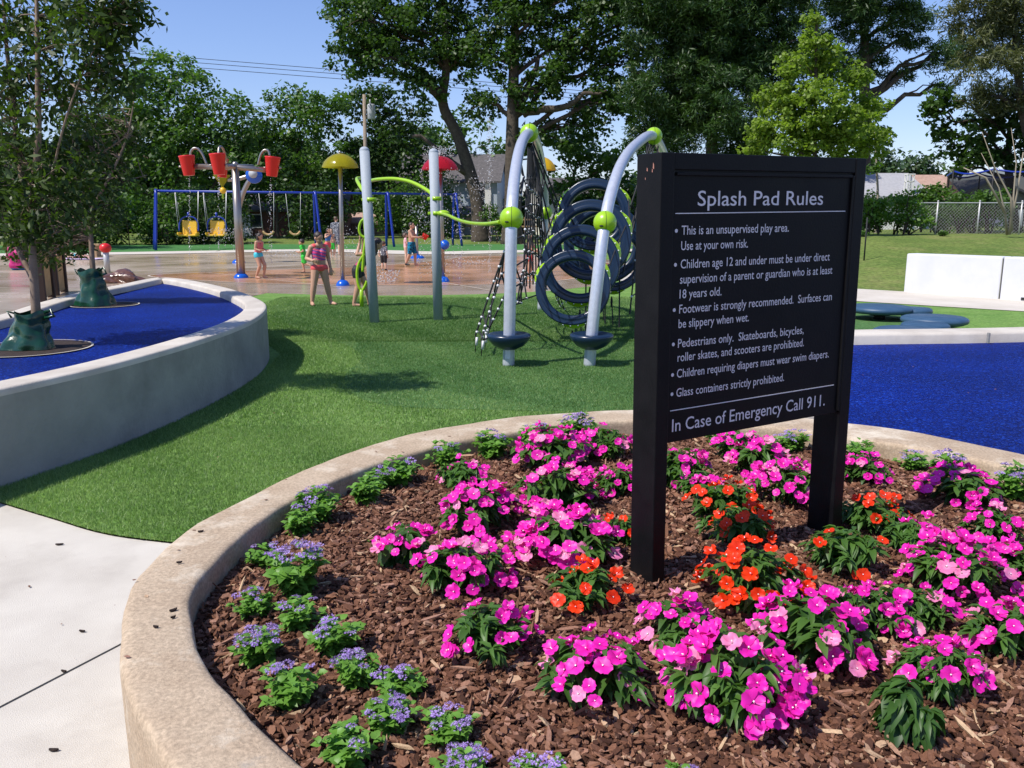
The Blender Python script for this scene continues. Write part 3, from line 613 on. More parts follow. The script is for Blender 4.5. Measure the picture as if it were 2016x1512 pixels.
def plant(kind, x, y, wpx, nf, label, tall=None, fol=None, grp=None, top=0):
    p = G(x, y-.10*wpx, MZ+.01)
    ra_, aa_ = math.hypot(p.x-CX,p.y-CY), math.atan2(p.y-CY,p.x-CX); lim = float(np.interp(aa_, th, ri, period=2*PI))-.10
    if ra_ > lim: p.x, p.y = CX+lim*math.cos(aa_), CY+lim*math.sin(aa_)
    p.z = mz(p.x,p.y)-.005; wm = wpx/pxm(p)
    if kind == 'age': nm, cat, g, S = 'ageratum_plant','flowering plant','purple ageratum plants round the edge of the bed', wm/.178
    elif kind == 'pink': nm, cat, g, S = 'impatiens_plant','flowering plant','pink impatiens plants in the round bed', wm/.25
    else: nm, cat, g, S = 'impatiens_plant','flowering plant','orange impatiens plants around the sign posts', wm/.26
    S = min(max(S,.7),1.6)
    e = empty(nm, label, cat, p, random.uniform(0,6.28), g); tall = (tall or 1.0)*(random.uniform(.85,1.2) if kind == 'age' else random.uniform(.78,.95)); e.scale = (S,S,S*tall)
    nf = int(nf*(2.0 if kind == 'pink' else 1.6)+.5) if kind != 'age' else int(nf*1.15+.5)
    fm = fol or random.choice(AF if kind == 'age' else IF); fo = link('foliage', fm, e)
    for k in range(nf):
        if kind == 'age':
            a, r = random.uniform(0,6.28), .075*math.sqrt(random.random()); z = .135-.45*r
            c = link('flower_cluster', random.choice(AC), e); c.location = (r*math.cos(a), r*math.sin(a), z); c.rotation_euler = (random.uniform(-.3,.3), random.uniform(-.3,.3), random.uniform(0,6)); q = random.uniform(.75,1.25); c.scale = (q,q,q)
        else:
            a = random.uniform(0,6.28); ph = math.acos(random.uniform(.10 if not top else .5,1)); rr = random.uniform(.82,1.18)
            d = Vector((math.sin(ph)*math.cos(a), math.sin(ph)*math.sin(a), math.cos(ph)))
            c = link('flower', random.choice(FL) if (kind == 'pink' and random.random() < .12) else random.choice(FP if kind == 'pink' else FO), e)
            c.location = (d.x*.142*rr, d.y*.142*rr, .04+d.z*.15*rr)
            # flowers look outward, up, and a little toward the light
            n_ = Vector((d.x*.9, d.y*.9, d.z*.6+.55))+Vector((random.gauss(0,.28),random.gauss(0,.28),0)); loc_ = e.rotation_euler.to_matrix().inverted() @ Vector((-.25,-.45,.1)); n_ += loc_
            c.rotation_euler = (n_.to_track_quat('Z','Y') @ Euler((0,0,random.uniform(0,6))).to_quaternion()).to_euler(); q = random.uniform(.72,1.02)/math.sqrt(S); c.scale = (q*random.uniform(.85,1.05),q*random.uniform(.85,1.05),q*random.uniform(.6,3.0))
    return e
AG = [(862,918,78,3,'ageratum with few flowers at the far rim, left of the bushier one'),(785,955,80,1,'ageratum almost without flowers behind the rim between two flowering ones'),
(686,950,62,6,'small ageratum with bright flowers, first in the far left curve of the rim'),(722,992,75,1,'leafy ageratum with one flower head next to the first in the far left curve'),
(628,1028,90,6,'ageratum with tall flower heads close to the rim at the upper left curve'),(553,1050,76,2,'sparse ageratum in the upper left curve above the ragged pair'),
(520,1108,60,3,'small ragged ageratum touching the upper left rim'),(592,1172,125,10,'widest ageratum of the left curve, with three bright flower heads'),
(500,1208,72,5,'short ageratum nearest the left end of the rim'),(592,1238,92,4,'ageratum behind the low bright one, in the left row'),
(515,1302,100,11,'ageratum covered with flowers along its top at the left rim'),(668,1290,110,5,'ageratum with two flower heads right of the flower-covered one'),
(568,1385,120,4,'large leafy ageratum with two small flower heads near the lower left rim'),(785,1372,100,6,'ageratum with a flower on its right side in the lower cluster of three'),
(700,1352,88,10,'ageratum with purple heads stacked up its side in the lower cluster'),(765,1440,92,9,'ageratum topped by a wide flower head in the lower cluster'),
(690,1508,120,2,'leafy ageratum with one pale flower head in front of the lower cluster'),(880,1455,92,9,'round ageratum standing alone in front of the magenta impatiens'),
(912,1560,120,10,'ageratum cut by the lower edge of the picture, with upright flower heads'),(1060,1560,110,6,'ageratum cut by the lower edge, under the twin-headed magenta impatiens'),
(953,898,80,3,'bushier ageratum at the far rim right of the sparse one'),(1045,880,66,7,'ageratum at the far rim left of the tallest purple heads'),(1137,876,74,9,'ageratum with the tallest purple heads at the far rim before the sign post'),
(1410,876,56,3,'ageratum half hidden under the sign panel'),(1545,890,56,6,'ageratum with blue purple heads under the right end of the sign panel'),(1580,866,56,4,'small ageratum close to the right sign post at the far rim'),
(1707,896,64,0,'ageratum without any flower right of the right sign post'),(1806,920,66,4,'low ageratum with flat flowers at the right part of the rim'),(1882,932,66,9,'tall ageratum with a big flower head at the right part of the rim'),
(1990,985,85,5,'ageratum at the right edge of the picture beside the rim'),(1335,1590,95,4,'ageratum just peeping over the lower edge below the front magenta impatiens')]
for x,y,w_,n_,l_ in AG: plant('age', x, y, w_, n_, l_)
PK = [(800,1118,115,13,'magenta impatiens with large dark leaves, leftmost of the pinks',1.1,1),(915,968,95,9,'small magenta impatiens near the far rim on the left',1,0),
(946,1058,135,24,'magenta impatiens full of flowers in the left row, second from the rim',1,0),(912,1172,150,22,'magenta impatiens in the left row behind the one with spaced flowers',1,0),
(962,1300,150,11,'magenta impatiens with spaced flowers, front of the left row',1,0),(1088,930,130,22,'magenta impatiens at the head of the middle row near the far rim',1,0),
(1095,1015,135,25,'magenta impatiens in the middle row behind the fullest one',1,0),(1108,1125,170,36,'fullest magenta impatiens, behind the orange one with six flowers',1,0),
(1164,1385,190,15,'magenta impatiens with flowers in two clusters, in front of the orange one',1,0),(1195,905,95,14,'magenta impatiens at the far rim touching the left sign post',1,0),
(1215,985,85,12,'magenta impatiens partly behind the left sign post',1,0),(1333,965,110,16,'magenta impatiens under the left end of the sign panel',1,0),
(1375,985,80,8,'small magenta impatiens under the sign beside the orange group',1,0),(1450,912,95,14,'magenta impatiens under the middle of the sign panel',1,0),
(1492,948,105,18,'magenta impatiens between the sign posts, behind the fuller one',1,0),(1552,1006,120,26,'fuller magenta impatiens left of the right sign post',1,0),
(1335,1292,150,15,'magenta impatiens at the foot of the left sign post',1,0),(1440,1418,215,34,'largest magenta impatiens in the front middle of the bed',1.05,0),
(1590,1320,190,22,'magenta impatiens with one pale flower right of the largest one',1,0),(1655,1262,130,12,'magenta impatiens behind the right front group',1,0),
(1725,1250,125,14,'magenta impatiens in front of the orange one at the right post',1,0),(1800,1240,100,9,'magenta impatiens with loose flowers right of the post group',1,0),
(1692,955,92,14,'magenta impatiens just right of the right sign post',1,0),(1884,1000,125,22,'magenta impatiens near the rim under the tall ageratum',1,0),
(1801,1103,110,8,'magenta impatiens with four spaced flowers on the right',1,0),(1878,1185,160,24,'broad magenta impatiens in the right part of the bed',1,0),
(1990,1138,110,14,'magenta impatiens at the right picture edge behind the front one',1,0),(1985,1300,150,14,'magenta impatiens with yellowish leaves at the right picture edge',1,0),
(1776,1458,140,0,'tall dark-leaved impatiens without flowers at the front right',1.25,2),(1850,1378,140,10,'magenta impatiens right behind the dark-leaved plant',1.1,0),
(1950,1070,95,13,'magenta impatiens with pale faded blooms on the right',1,0)]
for x,y,w_,n_,l_,tl,dk_ in PK: plant('pink', x, y, w_, n_, l_, tl, IFt if dk_ else None, top=(dk_ == 1))
OR = [(1153,1208,135,9,'orange impatiens standing alone left of the sign post'),(1225,1085,90,5,'orange impatiens half hidden behind the left sign post'),
(1425,1045,125,13,'orange impatiens farthest back of the three between the posts'),(1446,1095,120,10,'middle one of the three orange impatiens between the posts'),
(1483,1215,185,24,'largest orange impatiens, front of the three between the posts'),(1660,1148,140,4,'orange impatiens with two open flowers in front of the right post'),(1712,1058,118,8,'orange impatiens right of the right sign post')]
for x,y,w_,n_,l_ in OR: plant('orange', x, y, w_, n_, l_)
# small weeds and straws
for i,(x,y,lab) in enumerate([(1940,1370,'little weed tuft on the bark at the right'),(1545,1385,'small weed on the bark beside the largest magenta plant'),(722,1055,'tiny weed on the bark in the left open patch')]):
    p = G(x,y,MZ+.02); p.z = mz(p.x,p.y); n_ = 14; a = rnd(n_,0,6.28); dr = np.stack([np.cos(a),np.sin(a),rnd(n_,.2,.9)],1); ln = rnd(n_,.015,.04)
    V, Fq = leafset(np.tile([0,0,.004],(n_,1)), dr, np.tile([0,0,1.],(n_,1))+rng.normal(0,.2,(n_,3)), ln, ln*.25, rnd(n_,.5,1))
    o = link('weed', mesh_np('weed', V, Fq, m_leafa, True, rnd(len(V),.2,.8))); o.location = p; tag(o, lab, 'weed', 'weeds between the bark chips')

# stray leaves and bark crumbs blown over the surfaces
lx = []
for (n_, xa, xb, ya, yb, z) in ((26,-4.6,-2.9,5.2,10,.527),(34,2.3,5.2,4.6,7.4,.462),(60,-2.6,3.2,5.2,12,.030),(26,-3.4,-.9,1.2,4.0,.004)):
    for k in range(n_): lx.append((random.uniform(xa,xb), random.uniform(ya,yb), z+.003))
for k in range(14):
    a_ = random.uniform(R(95),R(250)); r_ = np.interp(a_ if a_ < PI else a_-2*PI, th, ri, period=2*PI)+random.uniform(.02,.22); lx.append((CX+r_*math.cos(a_), CY+r_*math.sin(a_), .505))
n_ = len(lx); a_ = rnd(n_,0,6.28); ln = rnd(n_,.006,.022); V, Fq = leafset(np.array(lx), np.stack([np.cos(a_),np.sin(a_),np.zeros(n_)],1), np.tile([0,0,1.],(n_,1))+rng.normal(0,.1,(n_,3)), ln, ln*.5, rnd(n_,-.4,.4))
tag(link('leaf_litter', mesh_np('leaf_litter', V, Fq, m_chip, False, np.repeat(rnd(n_,.3,1),8))), 'tiny stray leaves and crumbs on turf, paving and rubber', 'litter', None, 'stuff')
# ============================================================ TREES
def tufts(centers, rad, nper, size, asp, flat=.7, jit=1.0, up=.35, droop=0):
    """leaf cards around centers. returns verts, quads, v"""
    C = np.repeat(np.asarray(centers), nper, 0); n = len(C)
    rad = np.repeat(np.broadcast_to(rad, (len(centers),)), nper)
    d = rng.normal(0,1,(n,3)); d /= np.linalg.norm(d,axis=1,keepdims=True); r = rad*rng.uniform(0,1,n)**.5
    off = d*r[:,None]; off[:,2] *= flat; P = C+off
    nrm = rng.normal(0,1,(n,3)); nrm[:,2] = np.abs(nrm[:,2])+up; nrm += d*.5; nrm /= np.linalg.norm(nrm,axis=1,keepdims=True)
    t = np.cross(nrm, rng.normal(0,1,(n,3))); t /= np.linalg.norm(t,axis=1,keepdims=True)+1e-9; t[:,2] -= droop; s = np.cross(nrm, t)
    L = size*rng.uniform(.6,1.3,n); W = L*asp
    V = np.stack([P-t*L[:,None]*.5, P+s*W[:,None]*.5-nrm*(L*.06)[:,None], P+t*L[:,None]*.5-nrm*(L*.12)[:,None], P-s*W[:,None]*.5-nrm*(L*.06)[:,None]],1).reshape(-1,3)
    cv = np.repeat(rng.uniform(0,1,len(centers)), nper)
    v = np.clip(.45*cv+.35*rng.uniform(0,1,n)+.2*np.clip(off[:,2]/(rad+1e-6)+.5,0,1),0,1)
    return V, np.arange(4*n).reshape(-1,4), np.repeat(v,4)
def limb(mb, a, b, r0, r1, sag=.12, seg=7, n=6, rnd_=.06):
    a, b = Vector(a), Vector(b); L = (b-a).length; pts = []
    for i in range(n+1):
        t = i/n; p = a.lerp(b, t); p.z += sag*L*math.sin(PI*t); 
        if 0 < i < n: p += Vector((random.gauss(0,1),random.gauss(0,1),random.gauss(0,1)))*L*rnd_*.5
        pts.append(p)
    mb.tube(pts, [r0+(r1-r0)*(i/n) for i in range(n+1)], seg); return pts
def tree(name, label, cat, trunk, Y, r0, blobs, leaf, size, asp=.6, dens=1.0, crad=.75, nper=42, bark=None, group=None, dz=.55, flat=.65, up=.35, r1=None, twigs=0, tseg=10, thin=.6):
    """trunk: px points from base upwards (x,y[,dY]); blobs: (x,y,r_px[,dY])"""
    T = [D(q[0], q[1], Y+(q[2] if len(q) > 2 else 0)) for q in trunk]; T[0].z = min(T[0].z, terr(T[0].x, T[0].y)+.1)-.25
    tp = crom(T, 5); n = len(tp); r1 = r1 or r0*.35
    e = empty(name, label, cat, (tp[0].x, tp[0].y, terr(tp[0].x,tp[0].y)), 0, group); o_ = Vector(e.location)
    mb = MB(); rad = [(r0*(1+.5*max(0,1-i/(.12*n)))+(r1-r0)*(i/(n-1))) for i in range(n)]
    mb.tube([p-o_ for p in tp], rad, tseg)
    cen = []; cr = []
    for q in blobs:
        dy = q[3] if len(q) > 3 else random.uniform(-.5,.5)*q[2]*Y/F*1.2
        c = D(q[0], q[1], Y+dy); r = q[2]*(Y+dy)/F
        # branch from a trunk point lower than the blob
        cand = [i for i in range(n//3, n) if tp[i].z < c.z-.1] or [n//2]
        i = min(cand, key=lambda k: (tp[k]-c).length+.6*abs((c.z-tp[k].z)-.6*math.hypot(c.x-tp[k].x,c.y-tp[k].y)))
        bp = limb(mb, tp[i]-o_, c-o_, max(rad[i]*thin, .02), max(rad[i]*.18,.012), .10)
        k = max(6, int(3.4*dens*(r/crad)**2)); 
        d = rng.normal(0,1,(k,3)); d /= np.linalg.norm(d,axis=1,keepdims=True); rr = r*rng.uniform(0,1,k)**.42
        pts = np.array(c)+d*rr[:,None]*np.array([1,1,dz+.25]); cen.append(pts); cr.append(np.full(k, crad)*rng.uniform(.6,1.25,k))
        for j in range(min(k, 5+twigs)):
            a_ = bp[random.randint(3,6)]; limb(mb, a_, Vector(pts[j])-o_, max(rad[i]*.16,.01), max(rad[i]*.05,.004), .05, 5, 4)
    mb.build('trunk', bark or m_bark, e)
    cen = np.concatenate(cen)-np.array(o_); cr = np.concatenate(cr)
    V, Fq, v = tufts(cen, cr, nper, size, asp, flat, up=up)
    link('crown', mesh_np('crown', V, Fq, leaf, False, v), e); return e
l_mid = leafmat('broadleaf_mid', (.028,.07,.012), (.10,.19,.035), trans=.35)
l_dark = leafmat('broadleaf_dark', (.014,.038,.008), (.055,.11,.022), trans=.3)
l_oak = leafmat('oak_leaf', (.016,.044,.009), (.075,.14,.028), trans=.34, gloss=.10)
l_pine = leafmat('pine_needle', (.011,.038,.008), (.060,.118,.022), trans=.2)
l_pineb = leafmat('olive_pine_needle', (.035,.05,.018), (.13,.14,.05), trans=.2)
l_lime = leafmat('light_green_leaf', (.09,.155,.018), (.26,.35,.06), trans=.42)
l_myr = leafmat('crepe_myrtle_leaf', (.016,.038,.007), (.072,.118,.018), trans=.38, gloss=.12, rough=.45)
l_dist = leafmat('distant_leaf', (.03,.06,.025), (.07,.12,.045), trans=.2)
BG = 'trees along the back of the park'
tree('broadleaf_tree','rounded sunlit green tree behind the swing set at its left end','tree',[(330,480),(332,400),(335,300)],62,.35,[(330,175,85),(260,215,80),(395,215,80),(455,265,70),(200,265,75),(300,290,95),(400,320,90),(230,360,85),(480,340,60)],l_mid,.34,group=BG,dens=1.35,crad=1.15,nper=66)
tree('broadleaf_tree','tree above the middle of the swing beam, left of the utility pole','tree',[(590,480),(588,400),(585,300)],66,.3,[(585,215,60),(535,260,58),(640,225,62),(570,320,75),(655,320,70),(520,345,55)],l_mid,.34,group=BG,dens=1.35,crad=1.1,nper=66)
tree('broadleaf_tree','dense tree right behind the utility pole and transformer','tree',[(770,475),(768,400),(765,300)],68,.3,[(750,225,60),(700,200,45),(800,240,58),(770,310,70),(700,320,60),(830,330,48)],l_dark,.36,group=BG,dens=1.3,crad=1.1,nper=62)
tree('broadleaf_tree','dark tree at the far left behind the young trees','tree',[(60,480),(60,380),(60,300)],48,.3,[(40,330,95),(130,350,85),(-50,300,100),(190,400,70),(60,420,80)],l_dark,.40,group=BG,dens=1.1,crad=1.0)
tree('broadleaf_tree','low pale green tree between the two tall trunks','tree',[(900,470),(905,380),(910,330)],78,.25,[(900,270,55),(955,285,48),(870,320,50),(850,400,45)],l_mid,.45,group=BG,crad=1.2)
tree('broadleaf_tree','hazy green tree seen through the arches of the net climber','tree',[(1120,465),(1125,400),(1130,340)],64,.28,[(1100,290,52),(1160,300,58),(1210,330,55),(1120,370,60),(1190,400,60),(1250,380,50)],l_mid,.40,group=BG,dens=1.1,crad=1.0)
# big forked tree with leaning trunk
tree('oak_tree','tall tree with a dark leaning trunk forking above the house roof','tree',[(948,468),(940,400),(922,330),(900,265),(872,205),(878,140),(876,60),(870,-40)],58,.52,[(720,40,75),(760,110,62),(690,110,50),(830,60,80),(800,-40,90),(900,20,70),(880,120,52),(710,10,60),(830,170,46),(930,100,50),(900,-90,110)],l_oak,.29,asp=.7,group='tall trees with bare trunks',dens=1.3,crad=.85,nper=62,thin=.5,twigs=3)
mb = MB(); e_ = [o for o in COL.objects if o.name.startswith('oak_tree')][-1]
limb(mb, D(875,208,58)-e_.location, D(815,130,57)-e_.location, .28, .16, .02, 8); limb(mb, D(815,130,57)-e_.location, D(735,112,56)-e_.location, .16, .06, .05, 7); limb(mb, D(925,345,58)-e_.location, D(812,268,57)-e_.location, .26,.10,.02,7); mb.build('limb', m_bark, e_)
tree('oak_tree','tall tree with a straight trunk rising behind the left arch of the climber','tree',[(1008,470),(1008,380),(1008,290),(1010,200),(1012,120),(1014,40),(1015,-60)],56,.55,[(1010,60,70),(1080,20,80),(960,110,58),(1100,130,62),(1170,60,80),(1230,110,62),(1060,180,50),(1180,190,62),(1240,200,45),(1130,250,58),(1040,-60,110),(1190,-50,110),(1050,270,40),(950,200,42),(1280,40,50)],l_oak,.29,asp=.7,group='tall trees with bare trunks',dens=1.25,crad=.85,nper=62,thin=.45,twigs=3)
e_ = [o for o in COL.objects if o.name.startswith('oak_tree')][-1]; mb = MB(); o_ = e_.location
limb(mb, D(1012,230,56)-o_, D(1060,110,56)-o_, .3,.12,.03,8); limb(mb, D(1030,225,56)-o_, D(1105,212,55)-o_, .26,.2,.04,8); limb(mb, D(1105,212,55)-o_, D(1195,178,54)-o_, .2,.06,.08,8); mb.build('limb', m_bark, e_)
# pines
tree('pine_tree','broad dark pine behind the sign, left of the light green tree','pine tree',[(1395,480),(1400,330),(1405,180),(1410,60),(1415,-60)],50,.42,[(1380,120,90),(1450,110,80),(1350,0,80),(1460,280,60),(1500,140,60),(1300,60,70),(1390,30,85),(1480,40,75),(1290,170,72),(1340,240,75),(1430,200,85),(1280,270,50),(1410,-60,110),(1540,-20,80),(1560,100,62),(1290,-20,60)],l_pine,.32,asp=.2,group='pines behind the sign',dens=2.0,crad=.72,nper=150,flat=.8,up=.1)
tree('pine_tree','pine with long open limbs reaching right against the sky','pine tree',[(1700,480),(1700,330),(1702,200),(1702,80),(1700,-60)],54,.5,[(1640,20,75),(1720,30,70),(1800,30,42),(1850,110,38),(1790,75,34),(1905,95,36),(1700,-50,100),(1620,110,60),(1720,120,50),(1780,150,26),(1860,170,24)],l_pine,.34,asp=.2,group='pines behind the sign',dens=1.7,crad=.75,nper=110,flat=.6,up=.1)
tree('pine_tree','olive brown pine at the top right corner','pine tree',[(2040,420),(2030,300),(2010,200),(2000,80),(1990,-40)],40,.3,[(1960,120,70),(2000,190,62),(1940,40,70),(1920,190,36),(2030,60,80),(1960,-30,90)],l_pineb,.34,asp=.16,group='pines behind the sign',dens=1.4,crad=.62,nper=100,flat=.8,up=.1)
tree('oak_tree','dark spreading oak over the trampoline at the right edge','tree',[(2000,455),(1990,380),(1985,310),(1990,230)],42,.28,[(1930,290,50),(1870,200,34),(1990,300,62),(1950,235,48),(1850,260,24),(2040,240,70),(1900,330,26),(1880,285,30),(1840,215,18)],l_oak,.28,asp=.7,group='tall trees with bare trunks',dens=.9,crad=.55,nper=40)
tree('maple_tree','light green young tree rising behind the top of the sign','tree',[(1600,540),(1602,420),(1604,300),(1606,150),(1608,30)],31,.12,[(1605,35,20),(1605,80,26),(1600,130,36),(1640,110,26),(1550,130,30),(1530,200,44),(1600,200,62),(1680,160,36),(1715,210,34),(1670,240,58),(1560,260,62),(1500,260,34),(1490,290,28),(1620,290,66),(1710,280,44),(1545,170,26)],l_lime,.15,asp=.75,dens=1.7,crad=.33,nper=40)
tree('birch_tree','thin tree with a pale trunk right of the sign','tree',[(1722,470),(1728,400),(1726,330),(1722,260)],36,.07,[(1715,330,22),(1722,400,16),(1735,270,20)],l_mid,.2,crad=.3,nper=20,bark=m_twig)
for i,(x,y,r_,Yd,lb) in enumerate([(1735,310,26,95,'far round tree above the grey roof, left one'),(1805,320,30,100,'far round tree above the brown roof')]):
    tree('distant_tree',lb,'tree',[(x,400),(x,360),(x,y)],Yd,.25,[(x,y,r_),(x-r_*.8,y+18,r_*.7),(x+r_*.8,y+20,r_*.7),(x,y+30,r_)],l_dist,.55,crad=1.3,group='far round trees over the roofs',dens=1.4)
# dark woodland closing the view behind the park
cw = []
for (x0,x1,yt,Yw,n_) in ((-250,860,285,84,1500),(-250,1300,385,80,1500),(1250,1700,330,80,500)):
    for i in range(n_):
        x = random.uniform(x0,x1); y = random.uniform(yt+18*math.sin(x*.021)+12*math.sin(x*.05),470); p = D(x,y,Yw+random.uniform(-4,4)); cw.append((p.x,p.y,p.z))
V, Fq, v = tufts(cw, 1.5, 60, .5, .6, .8); tag(link('woodland', mesh_np('woodland', V, Fq, l_dark, False, v)), 'dark woodland closing the view behind the park', 'woodland', None, 'stuff')
# bushes and hedge
def bush(name, label, cat, blobs, Y, leaf, size, group=None, crad=.4, nper=46, asp=.65, dens=1.3):
    c0 = D(blobs[0][0], 460, Y); z0 = terr(c0.x, Y); e = empty(name, label, cat, (c0.x, Y, z0), 0, group); o_ = Vector(e.location); cen = []; mb = MB()
    for q in blobs:
        c = D(q[0], q[1], Y+(q[3] if len(q) > 3 else random.uniform(-.6,.6))); r = q[2]*Y/F; k = max(8, int(3.6*dens*(r/crad)**2))
        d = rng.normal(0,1,(k,3)); d /= np.linalg.norm(d,axis=1,keepdims=True); pts = np.array(c)+d*(r*rng.uniform(0,1,k)**.4)[:,None]; pts[:,2] = np.maximum(pts[:,2], z0+.1); cen.append(pts)
        b_ = Vector((c.x*.9+c0.x*.1, c.y, terr(c.x,c.y)-.05))
        for j in range(4): limb(mb, b_-o_, Vector(pts[j])-o_, .03, .01, .05, 5, 4)
    mb.build('stem', m_bark, e); cen = np.concatenate(cen)-np.array(o_)
    V, Fq, v = tufts(cen, crad, nper, size, asp, .8); link('foliage', mesh_np('foliage', V, Fq, leaf, False, v), e); return e
tree('broadleaf_tree','low branching tree added to shade the dark brick house','tree',[(548,478),(546,440),(545,400)],61,.16,[(545,385,34),(500,375,30),(590,378,30),(620,395,24),(475,395,24),(560,355,30)],l_dark,.30,group=BG,crad=.9,nper=55,dens=1.2)  # added tree, placed to keep sun off the brick house and cover its roof
UB = 'bushes under the trees behind the swings'
bush('bush','leafy bush behind the left leg of the swing set','bush',[(250,420,55),(205,450,40),(300,450,38),(330,410,40)],54,l_mid,.24,UB,.7)
bush('bush','dark bush behind the two yellow swing seats','bush',[(380,415,52),(440,425,50),(400,465,26),(350,455,32),(455,468,20)],56,l_dark,.24,UB,.7)
bush('bush','shadowy bush between the brick house and the yellow umbrella','bush',[(605,420,42),(640,440,30),(590,460,20),(655,400,40)],60,l_dark,.26,UB,.7)
bush('bush','bush behind the double leg near the right end of the swings','bush',[(790,400,50),(830,440,42),(760,430,35),(870,430,45),(850,375,42)],62,l_mid,.26,UB,.7)
bush('bush','small bright bush at the foot of the straight trunk','bush',[(965,425,20),(980,440,16)],57,l_mid,.2,UB,.4)
bush('bush','dark bushes closing the gap at the far left edge','bush',[(20,420,60),(100,430,50),(160,440,42),(-50,430,70)],46,l_dark,.24,UB,.7)
bush('hedge','bright green hedge left of the chain link fence','hedge',[(1705,428,30),(1735,420,34),(1770,415,34),(1800,430,30),(1790,400,20),(1715,400,22),(1690,440,28),(1650,430,34)],32.6,l_lime and leafmat('hedge_leaf',(.05,.12,.01),(.17,.30,.045),trans=.35),.13,None,.32)
bush('bush','rounded green bush behind the chain link fence','bush',[(1890,400,30),(1925,395,28),(1870,430,32),(1920,430,34),(1960,420,32),(1840,430,24),(1950,395,24)],35,l_mid,.16,'bushes beyond the fence',.34)
bush('bush','low shrub in front of the trampoline net','bush',[(1820,385,18),(1850,380,16),(1838,400,20)],37,l_mid,.16,'bushes beyond the fence',.3)
for i,(x,lab) in enumerate([(1855,'weedy tuft growing at the left fence post'),(1700,'grass tuft beside the thin black post')]): 
    bush('weed_clump', lab, 'weeds', [(x,468,7)], 31, l_mid, .12, None, .12, 20)
# bare sapling at the right edge
sp_ = MB(); b0_ = D(1985,462,30)
for (pts) in ([(1985,462),(1975,420),(1960,370),(1940,300)],[(1985,462),(1990,400),(2005,320),(2000,250)],[(1990,455),(1985,390),(1960,330),(1930,260)],[(1988,440),(2010,380),(2013,300)],[(1975,420),(1940,350),(1900,330)]):
    sp_.tube([D(a,b,30)+Vector((0,random.uniform(-.3,.3),0)) for a,b in pts], [.05,.035,.02,.008][:len(pts)], 6)
o = sp_.build('bare_sapling', m_twig); tag(o, 'bare leafless sapling with pale stems by the fence at the right edge', 'tree')
# ---- the two young crepe myrtles in the blue bed
def myrtle(label, trunkpts, Y, zb, r0, forks, blobs, seed, tw):
    global rng; random.seed(seed)
    T = [D(x,y,Y+dy) for x,y,dy in trunkpts]; T[0].z = zb; tp = crom(T,5); n = len(tp)
    e = empty('crepe_myrtle', label, 'tree', T[0], 0, 'young crepe myrtle trees in the blue bed'); o_ = Vector(T[0]); mb = MB()
    mb.tube([p-o_ for p in tp], [r0*(1-.55*i/(n-1)) for i in range(n)], 12)
    ends = []
    for f in forks:
        P = crom([D(x,y,Y+dy) for x,y,dy in f[1:]], 4); m_ = len(P); mb.tube([p-o_ for p in P], [f[0]*(1-.7*i/(m_-1)) for i in range(m_)], 8); ends += P[m_//3:]
    ends += tp[n//2:]
    cen = []
    for x,y,r,dy,k in blobs:
        c = D(x,y,Y+dy); rr = r*(Y+dy)/F
        for j in range(k):
            d = Vector((random.gauss(0,1),random.gauss(0,1),random.gauss(0,.9))).normalized()*rr*random.random()**.45; q = c+d; cen.append(q)
            if random.random() < tw:
                a = min(ends, key=lambda p: (p-q).length+(2 if p.z > q.z+.1 else 0)); pts = limb(mb, a-o_, q-o_, .008, .0022, .08, 5, 5, .12)
                if random.random() < .5: limb(mb, pts[3], q-o_+Vector((random.gauss(0,.12),random.gauss(0,.12),random.gauss(.05,.12))), .004,.0015,.03,4,3,.1)
    mb.build('trunk', m_barkm, e)
    cen = np.array([tuple(c-o_) for c in cen]); V, Fq, v = tufts(cen, .16, 20, .078, .40, 1.0, up=.2, droop=.15)
    link('crown', mesh_np('crown', V, Fq, l_myr, False, v), e); return e
myrtle('young crepe myrtle with forked trunk nearest the camera in the blue bed', [(76,690,0),(70,600,0),(64,500,.0),(60,420,0),(62,330,0)], 7.1, .5, .043,
 [(.026,(70,560,0),(40,500,.1),(10,440,.2),(-25,360,.3)),(.03,(62,420,0),(40,330,.1),(25,200,.2),(10,60,.2),(5,-60,.3)),(.03,(62,400,0),(75,280,-.1),(74,140,-.1),(72,0,0),(70,-90,0)),(.013,(64,430,0),(100,350,-.1),(125,250,-.2),(160,150,-.2),(205,60,-.2)),(.014,(62,400,0),(120,330,.2),(200,300,.3),(260,260,.2))],
 [(70,60,70,0,26),(190,50,75,-.2,36),(240,20,48,-.3,30),(20,190,70,.2,30),(130,170,80,0,26),(205,130,60,-.2,30),(10,50,60,.2,22),(60,300,90,0,36),(0,370,85,.2,44),(110,390,80,-.1,46),(120,-60,100,0,44),(-70,200,90,.3,30),(50,450,55,0,22),(160,300,55,.3,20)], 11, .55)
myrtle('slimmer crepe myrtle farther along the blue bed', [(196,605,0),(184,540,0),(179,470,0),(174,400,0),(172,340,0)], 10.75, .5, .04,
 [(.022,(175,420,0),(215,350,-.2),(250,270,-.2),(265,190,-.2)),(.02,(174,380,0),(140,300,.2),(120,220,.2)),(.016,(175,400,0),(240,360,.1),(290,345,.2))],
 [(180,300,62,0,66),(230,260,50,0,40),(140,340,62,.1,58),(220,340,60,0,46),(120,430,60,.2,70),(200,420,42,0,34),(170,220,60,0,40),(60,470,60,.2,60),(140,470,40,.2,32)], 12, .75)
